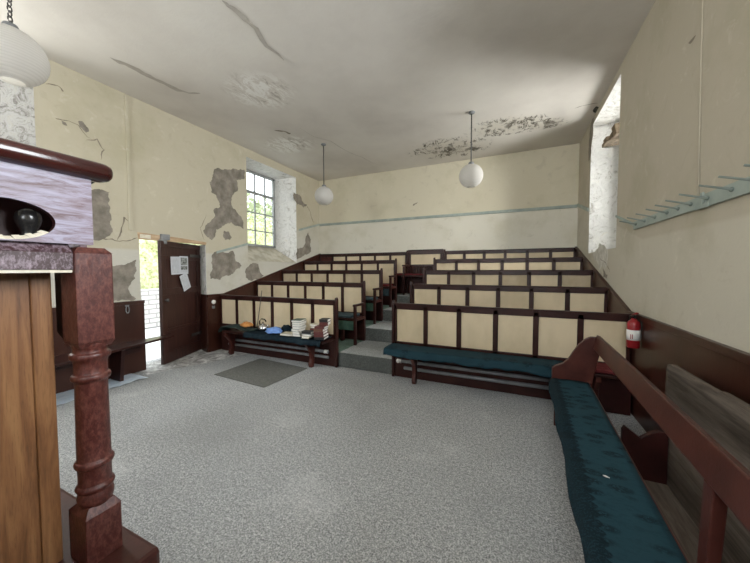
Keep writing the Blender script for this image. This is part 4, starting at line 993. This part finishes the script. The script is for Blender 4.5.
# ---------------------------------------------------------------- outside
mb = MB(); mb.quad([(-60, -60, -.02), (XL-.43, -60, -.02), (XL-.43, 60, -.02), (-60, 60, -.02)]); struct(mb.build('ground', 'concrete'))
mb = MB(); mb.quad([(XR+.3, -60, -.02), (60, -60, -.02), (60, 60, -.02), (XR+.3, 60, -.02)]); struct(mb.build('ground', 'concrete'))
mb = MB(); mb.box(-9.0, -8.5, -6, 16, -.02, .98); tag(mb.build('garden_wall', 'stonewall', bev=.03), 'low pale dry-stone wall seen through the open doorway', 'stone wall', None, 'thing')
mb = MB()                                                # ivy-clad bank behind it
nx, nyy = 70, 22; g = [[None]*nyy for _ in range(nx)]
for i in range(nx):
    for j in range(nyy):
        y = -6+22*i/(nx-1); s = j/(nyy-1); z = .9+s*2.7+.5*s*noise.noise((y*.7, 3, 1)); x = -9.15-s*1.1+.25*noise.noise((y*2.2, z*2.2, 4))
        g[i][j] = mb.bm.verts.new((min(x, -9.06), y, z))
for i in range(nx-1):
    for j in range(nyy-1): f = mb.bm.faces.new((g[i][j], g[i+1][j], g[i+1][j+1], g[i][j+1])); f.smooth = True
for _ in range(2600):                                    # leaves standing off the bank
    y = R.uniform(0, 12); s = R.random()**.8; z = .95+s*2.9; x = -9.12-s*1.0+R.uniform(-.2, .02 if z < 1.1 else .3); k = R.uniform(.05, .11)
    a = Vector((R.uniform(-1, 1), R.uniform(-1, 1), R.uniform(-1, 1))).normalized(); b = a.orthogonal().normalized(); p = Vector((x, y, z))
    mb.quad([p-a*k, p-b*k*.6, p+a*k, p+b*k*.6])
tag(mb.build('ivy_bank', 'foliage'), 'sunlit ivy covering the bank above the stone wall outside', 'ivy', None, 'stuff')
def tree(x, y, h, r, seed, label):
    t = thing('tree', label, 'tree', (x, y, 0), 'trees outside'); q = random.Random(seed)
    mb = MB(); mb.tube([(x, y, -.02), (x+.1, y, h*.35), (x, y+.1, h*.7)], [.2, .14, .06], 8)
    for k in range(6): a = k*1.05+seed; mb.tube([(x, y, h*(.38+.05*k)), (x+r*.6*math.cos(a), y+r*.6*math.sin(a), h*(.55+.06*k))], [.06, .02], 6)
    mb.build('trunk', 'bark', t)
    mb = MB()
    for _ in range(1500):
        d = Vector((q.gauss(0, 1), q.gauss(0, 1), q.gauss(0, 1))).normalized()*r*q.random()**.35; p = Vector((x, y, h*.68))+Vector((d.x, d.y, d.z*1.15)); k = q.uniform(.09, .2)
        a = Vector((q.uniform(-1, 1), q.uniform(-1, 1), q.uniform(-1, 1))).normalized(); b = a.orthogonal().normalized(); mb.quad([p-a*k, p-b*k*.6, p+a*k, p+b*k*.6])
    mb.build('crown', 'treeleaf', t)
tree(-13, 11.0, 5.4, 1.8, 1, 'leafy tree outside seen through the lower panes of the window')
tree(-15, 16.2, 6.2, 2.0, 2, 'taller leafy tree outside beyond the window with peeling reveal')

# ---------------------------------------------------------------- light
w = bpy.data.worlds.new('sky'); bpy.context.scene.world = w; w.use_nodes = True; nt = w.node_tree
bg = nt.nodes['Background']; tc = N(nt, 'ShaderNodeTexCoord'); sep = N(nt, 'ShaderNodeSeparateXYZ'); L(nt, tc.outputs['Generated'], sep.inputs[0])
cl = nz(nt, tc.outputs['Generated'], 2.2, 5, .55)
c = ramp(nt, sep.outputs['Z'], [(0, (1.0, .98, .94)), (.25, (.86, .93, 1.0)), (1, (.72, .84, 1.0))])
c = mixc(nt, mth(nt, 'MULTIPLY', smooth(nt, cl, .42, .62), .7), c, (1, .99, .97)); L(nt, c, bg.inputs['Color']); bg.inputs['Strength'].default_value = 3.2

def area(name, loc, rot, sx, sy, power, color=(1, 1, 1), portal=False):
    l = bpy.data.lights.new(name, 'AREA'); l.shape = 'RECTANGLE'; l.size = sx; l.size_y = sy; l.energy = power; l.color = color
    if portal: l.cycles.is_portal = True
    o = bpy.data.objects.new(name, l); col.objects.link(o); o.location = loc; o.rotation_euler = rot; return o
def win_lights(nm, x, g, sgn, power, colr=(1, 1, 1), tilt=.32):
    a, b, z0, z1 = g
    area(nm + '_daylight', (x+sgn*.35, (a+b)/2, (z0+z1)/2+.10), (0, sgn*(PI/2-tilt), 0), z1-z0, b-a, power, colr)
win_lights('right_far_window', XR+T+.05, G3, 1, 145, (1, .97, .92)); win_lights('right_near_window', XR+T+.05, G4, 1, 175, (.95, .97, 1))
win_lights('left_near_window', XL-T-.05, G1, -1, 130, (1, .98, .94), .5)
area('left_far_window_portal', (XL-T-.02, (G2[0]+G2[1])/2, (G2[2]+G2[3])/2), (0, -PI/2, 0), G2[3]-G2[2], G2[1]-G2[0], 1, portal=True)
area('doorway_portal', (XL-.44, (DY0+DY1)/2, DZ/2), (0, -PI/2, 0), DZ, DY1-DY0, 1, portal=True)
for i, (a, b, z0, z1) in enumerate(FILL_WINDOWS):
    area('front_window_daylight', ((a+b)/2, YF-.42, (z0+z1)/2), (PI/2, 0, 0), b-a, z1-z0, 90, (.96, .98, 1))  # fill lamps added at the two invented windows

# ---------------------------------------------------------------- camera
cd = bpy.data.cameras.new('camera'); cam = bpy.data.objects.new('camera', cd); col.objects.link(cam)
cd.sensor_fit = 'HORIZONTAL'; cd.sensor_width = 36; cd.lens = FPX/750*36; cd.clip_start = .02; cd.clip_end = 300
m = Matrix.Identity(4)
for i in range(3): m[i][0], m[i][1], m[i][2] = AX[0][i], AX[1][i], -AX[2][i]
m.translation = (0, 0, CAMZ); cam.matrix_world = m
sc = bpy.context.scene; sc.camera = cam
sc.view_settings.view_transform = 'Standard'; sc.view_settings.look = 'None'; sc.view_settings.exposure = 0.42; sc.view_settings.gamma = 1.06
sc.cycles.use_denoising = True; sc.cycles.max_bounces = 10; sc.cycles.diffuse_bounces = 6
